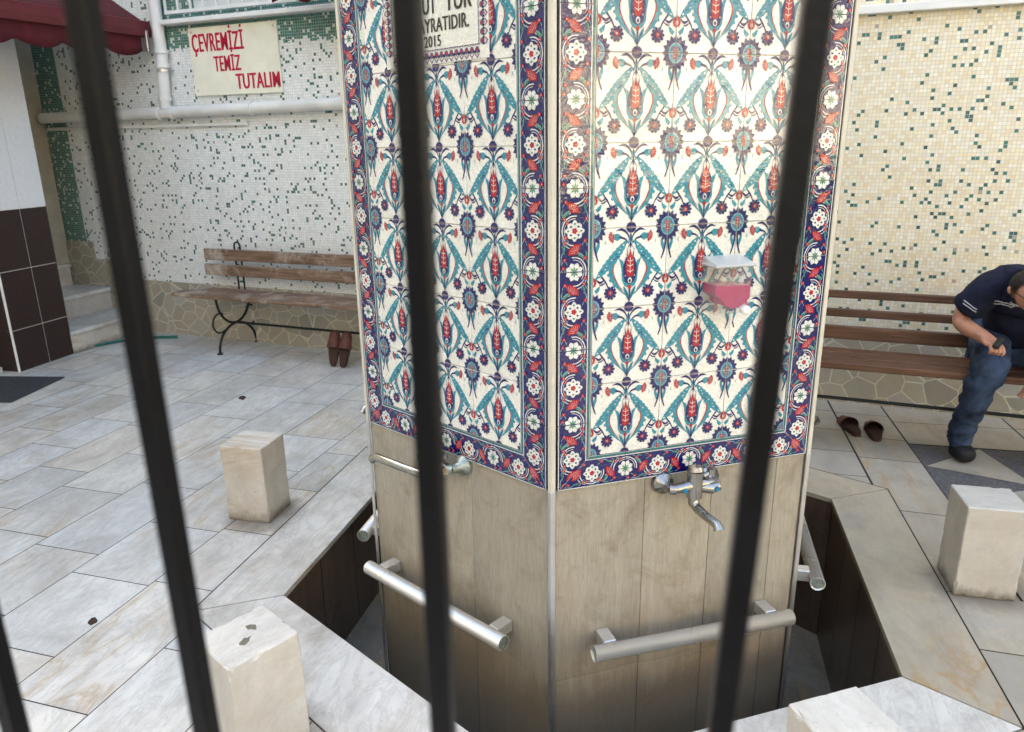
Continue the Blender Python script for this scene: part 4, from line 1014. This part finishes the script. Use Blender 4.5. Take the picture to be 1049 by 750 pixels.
slipper('brown slipper on the paving under the right bench, the one nearer the fountain', (1.235, 1.47, .001), (0, 0, R_(8)), 'brown slippers lying under the right bench')
slipper('brown slipper on the paving under the right bench, the one nearer the seated man', (1.345, 1.42, .001), (0, 0, R_(-6)), 'brown slippers lying under the right bench')

# ------------------------------------------------------------------ seated man
from mathutils import noise as mn
def skin(name, verts, edges, mat, parent, sub=2, root=0, keep=False):
    me = bpy.data.meshes.new(name); me.from_pydata([v[:3] for v in verts], edges, []); o = bpy.data.objects.new(name, me); COL.objects.link(o)
    md = o.modifiers.new('s', 'SKIN'); md.use_smooth_shade = True
    for i, v in enumerate(verts):
        r = v[3]; r = r if isinstance(r, tuple) else (r, r)
        me.skin_vertices[0].data[i].radius = r; me.skin_vertices[0].data[i].use_root = (i == root)
    sb = o.modifiers.new('b', 'SUBSURF'); sb.levels = sub; sb.render_levels = sub
    dg = bpy.context.evaluated_depsgraph_get(); dg.update()
    m2 = bpy.data.meshes.new_from_object(o.evaluated_get(dg)); m2.name = name
    bpy.data.objects.remove(o); m2.materials.clear(); m2.materials.append(mat)
    for p_ in m2.polygons: p_.use_smooth = True
    o = bpy.data.objects.new(name, m2); COL.objects.link(o)
    if parent: o.parent = parent
    return o
def chain(n0, n): return [(n0+i, n0+i+1) for i in range(n-1)]
V = []; E_ = []
def addc(pts, link_to=None):
    a = len(V); V.extend(pts); E_.extend(chain(a, len(pts)))
    if link_to is not None: E_.append((link_to, a))
    return a
pel = addc([(1.87, 1.335, .555, .100), (1.847, 1.26, .68, .095), (1.812, 1.16, .79, .085), (1.787, 1.10, .835, .058), (1.760, 1.005, .875, .055), (1.748, .955, .880, .055)])
hd = addc([(1.742, .90, .885, (.072, .078)), (1.738, .845, .870, (.074, .082)), (1.736, .80, .845, (.058, .064)), (1.735, .775, .815, (.036, .036))], pel+5)
ra = addc([(1.640, 1.095, .835, .045), (1.585, 1.125, .755, .047), (1.568, 1.13, .685, .042), (1.592, 1.05, .668, .038), (1.612, .985, .660, .031), (1.630, .940, .652, (.038, .026))], pel+3)
la = addc([(1.93, 1.045, .830, .045), (1.965, 1.00, .73, .047), (1.965, .985, .645, .042), (1.91, .975, .575, .038), (1.855, .965, .515, .028), (1.835, .955, .478, (.030, .018))], pel+3)
rl = addc([(1.785, 1.32, .55, .066), (1.735, 1.16, .55, .056), (1.690, 1.030, .525, .042), (1.672, 1.085, .33, .040), (1.660, 1.17, .115, .034), (1.662, 1.14, .060, .030), (1.685, 1.075, .042, .024)], pel)
ll = addc([(1.95, 1.32, .55, .066), (1.985, 1.16, .55, .056), (2.02, 1.018, .525, .042), (2.02, 1.06, .33, .040), (2.02, 1.12, .115, .034), (2.022, 1.09, .060, .030), (2.035, 1.02, .042, .024)], pel)
# fingers, each its own chain rooted in the palm
def fingers(wr, base_pts, segs):
    for k, (bp, ps) in enumerate(zip(base_pts, segs)): addc([(*p, r) for p, r in ps], wr)
rw, lw = ra+5, la+5
for k in range(4):      # right hand, palm down and curled over the gadget
    dx = -.027+.019*k; r0 = .0112-.0007*abs(k-1.5)
    addc([(1.640+dx*.8, .912, .650-.004*k, r0), (1.644+dx*.8, .884, .640-.003*k, r0), (1.647+dx*.8, .870, .620-.003*k, r0*.92), (1.645+dx*.8, .886, .604-.003*k, r0*.8)], rw)
addc([(1.606, .930, .655, .0130), (1.602, .902, .650, .0120), (1.612, .880, .642, .0105)], rw)
for k in range(4):      # left hand hangs relaxed between the knees
    dy = .022-.015*k; r0 = .0095-.0005*abs(k-1.5)
    addc([(1.828, .955+dy, .440, r0), (1.818, .950+dy, .418-.003*(k % 2), r0), (1.806, .945+dy, .400, r0*.92), (1.793, .943+dy, .392+.003*k, r0*.8)], lw)
addc([(1.815, .925, .462, .011), (1.802, .915, .444, .010), (1.794, .913, .426, .0088)], lw)
MAN = skin('person', V, E_, M['skin'], None, 2, 0)
tag(MAN, 'man in a navy striped shirt and jeans bending forward on the right bench', 'person')
# clothes, hair, glasses
def cloth(name, verts, edges, mat, root=0, sub=2): return skin(name, verts, edges, mat, MAN, sub, root)
sv = [(1.872, 1.345, .545, .135), (1.850, 1.265, .67, .138), (1.812, 1.155, .80, .145), (1.787, 1.085, .862, .105), (1.765, 1.022, .888, .078), (1.700, 1.085, .862, .098), (1.642, 1.090, .845, .088), (1.595, 1.120, .765, .078), (1.577, 1.128, .725, .070), (1.865, 1.050, .860, .098), (1.928, 1.035, .840, .088), (1.963, 1.003, .752, .078), (1.967, .998, .710, .070)]
SH = cloth('shirt', sv, [(0, 1), (1, 2), (2, 3), (3, 4), (3, 5), (5, 6), (6, 7), (7, 8), (3, 9), (9, 10), (10, 11), (11, 12)], M['shirt'])
tv_ = [(1.87, 1.335, .545, .128), (1.785, 1.325, .545, .102), (1.732, 1.165, .548, .098), (1.690, 1.010, .532, .083), (1.676, 1.050, .430, .074), (1.668, 1.095, .30, .066), (1.660, 1.160, .115, .060), (1.664, 1.150, .055, .062), (1.955, 1.325, .545, .102), (1.988, 1.165, .548, .098), (2.022, 1.000, .532, .083), (2.020, 1.03, .430, .074), (2.020, 1.06, .30, .066), (2.018, 1.12, .115, .060), (2.018, 1.11, .055, .062)]
TR = cloth('jeans', tv_, [(0, 1), (1, 2), (2, 3), (3, 4), (4, 5), (5, 6), (6, 7), (0, 8), (8, 9), (9, 10), (10, 11), (11, 12), (12, 13), (13, 14)], M['denim'], 0, 3)
wr_ = random.Random(4)
for ob, amp in ((TR, .016), (SH, .012)):
    for v in ob.data.vertices:
        q = v.co; d = mn.noise(Vector((q.x*9, q.y*9, q.z*22)))*amp + mn.noise(Vector((q.x*26+q.z*14, q.y*26, q.z*60)))*amp*.45; v.co = q + v.normal*d
# collar stripes and chest stripes wrap the shirt
def near(bvh, p, out=.004):
    h = bvh.find_nearest(p); return h[0] + h[1]*out
from mathutils.bvhtree import BVHTree
bt = BVHTree.FromPolygons([v.co for v in SH.data.vertices], [list(p.vertices) for p in SH.data.polygons])
for off in (0, .014):
    for pa, pb in (((1.70, .98, .800-off), (1.90, .95, .760-off)), ((1.55, 1.06, .800-off), (1.60, 1.04, .765-off)), ((1.66, 1.02, .805-off), (1.72, .98, .79-off))):
        pts = [near(bt, Vector(pa).lerp(Vector(pb), k/12), .0035) for k in range(13)]; b = MB(); b.tube(pts, .0024, 0, 5); b.build('shirt_stripe', M['stripe'], SH)
b = MB(); fd = Vector((0, -.72, -.70)).normalized(); NU, NV_ = 36, 24; vs = []
for j in range(NV_+1):
    for i in range(NU):
        th_, ph_ = math.pi*j/NV_, 2*math.pi*i/NU; d_ = Vector((math.sin(th_)*math.cos(ph_), math.sin(th_)*math.sin(ph_), math.cos(th_)))
        k_ = 1 + .035*mn.noise(Vector((d_.x*7, d_.y*7, d_.z*7))) + .05*mn.noise(Vector((d_.x*28, d_.y*9, d_.z*28))); vs.append(Vector((1.741, .888, .893)) + Vector((d_.x*.083, d_.y*.098, d_.z*.080))*k_)
fs = [(j*NU+i, j*NU+(i+1) % NU, (j+1)*NU+(i+1) % NU, (j+1)*NU+i) for j in range(NV_) for i in range(NU)]
def keep_(f): c_ = (sum((vs[k] for k in f), Vector())/4-Vector((1.741, .888, .893))).normalized(); return c_.dot(fd) < .30 and c_.dot(Vector((0, .6, -.8))) < .62
b.add(vs, [f[::-1] for f in fs if keep_(f)], 0, True); b.build('hair', M['hair'], MAN)
for i, (a, c) in enumerate((((1.657, 1.195, .045), (1.688, 1.062, .032)), ((2.02, 1.145, .045), (2.04, 1.01, .032)))):
    cloth('shoe', [(*a, (.052, .052)), ((a[0]+c[0])/2, (a[1]+c[1])/2, .050, (.054, .050)), (*c, (.054, .042))], [(0, 1), (1, 2)], M['shoe'])
b = MB(); fr_ = Vector((1.7355, .770, .862))
for sx in (-1, 1):
    b.tube([(1.736+sx*.032+.022*math.cos(t), .768-.0, .858+.016*math.sin(t)) for t in [2*math.pi*k/12 for k in range(13)]], .0018, 0, 6); b.tube([(1.736+sx*.054, .768, .862), (1.736+sx*.074, .83, .880), (1.736+sx*.074, .89, .885)], .002, 0, 6)
b.tube([(1.727, .768, .862), (1.745, .768, .862)], .0018, 0, 6); b.build('glasses', M['black'], MAN)
for sx in (-1, 1):
    cloth('ear', [(1.738+sx*.073, .895, .900, (.010, .016)), (1.738+sx*.077, .893, .880, (.010, .017)), (1.738+sx*.073, .890, .862, (.008, .010))], [(0, 1), (1, 2)], M['skin'], 0, 1)
cloth('nose', [(1.736, .782, .862, .009), (1.736, .762, .842, .012), (1.736, .765, .832, .009)], [(0, 1), (1, 2)], M['skin'], 0, 2)
b = MB(); b.box(-.014, .014, -.028, .028, -.010, .010, 0, None, .005); o = b.build('remote_key', M['black'], None, (1.646, .872, .655), (R_(55), R_(0), R_(-62))); tag(o, 'small black gadget held in the right hand of the seated man', 'gadget')

# ------------------------------------------------------------------ fence in front of the camera
FY = -2.5772+.30; FE = empty('iron_fence', (.31, FY, 0), 0, 'black painted iron bar fence the photo is taken through', 'fence')
w = .0112; sp = .1475; bars = [math.tan(R_(a))*.30 for a in (-52.9, -40.8, -20.2, 6.72)]
bars[1] += .001; TB = {bars[3]: 2.3, bars[1]: -.5}
xs = bars + [bars[-1]+sp*k for k in range(1, 6)] + [bars[0]-sp*k for k in range(1, 5)]
for x in xs:
    b = MB(); b.box(x+.0016-w/2, x+.0016+w/2, -w/2, w/2, .12, 1.96, 0, None, .0009); kx = math.tan(R_(TB.get(x, 0))); b.v = [(v[0]+kx*(v[2]-1.41), v[1], v[2]) for v in b.v]; b.build('bar', M['iron'], FE)
for z in (.10, 1.975):
    b = MB(); b.box(min(xs)-.1, max(xs)+.1, -.012, .012, z-.016, z+.016, 0, None, .002); b.build('rail', M['iron'], FE)

# ------------------------------------------------------------------ the street side, out of view, shaped for reflections, sky blocking and bounce light
def house(name, x, y, rz, w, h, d, mat, label, rows=2):
    H = empty(name, (x, y, 0), rz, label, 'house'); b = MB(); b.box(-w/2, w/2, 0, d, 0, h); b.build('wall', mat, H)
    n = max(1, int(w/2.4))
    for r in range(rows):
        for k in range(n):
            cx = -w/2+(k+.5)*w/n; b = MB()
            for a, c, e, f in ((-.55, .55, 0, .07), (-.55, .55, 1.33, 1.4), (-.55, -.48, .07, 1.33), (.48, .55, .07, 1.33), (-.03, .03, .07, 1.33)): b.box(cx+a, cx+c, -.05, -.001, 1.6+r*2.9+e, 1.6+r*2.9+f)
            wi = b.build('window', M['white'], H); b = MB(); b.box(cx-.48, cx+.48, -.02, -.002, 1.67+r*2.9, 2.93+r*2.9); b.build('pane', M['glass'], wi)
    b = MB(); b.box(-w/2-.15, w/2+.15, -.3, d, h, h+.2); b.build('roof', M['plaster2'], H)
house('street_house', -5.0, -8.5, R_(180-8), 15, 8.5, 4, M['plaster2'], 'tall grey rendered house added unseen behind the camera to block low sky', 2)  # unseen house, made tall to block sky and darken the tile reflections
house('street_house', 9.6, -6.6, R_(180+56), 12, 3.0, 2.0, M['plaster'], 'low cream house across the street catching the sun', 1)
house('street_house', 11.6, -8.0, R_(180+56), 16, 8.0, 4, M['brownwall'], 'tall brown house added unseen behind the low cream one to darken reflections', 2)  # added dark backdrop above the cream house in the tile reflections
b = MB(); b.box(-6, 6, -.45, -.02, 0, 1.25); ho = [o for o in bpy.data.objects if o.get('label', '').startswith('low cream')][0]; b.build('added_hedge', M['leafy'], ho)  # unseen dark hedge, added to dim the lower tile reflections
print('script done')
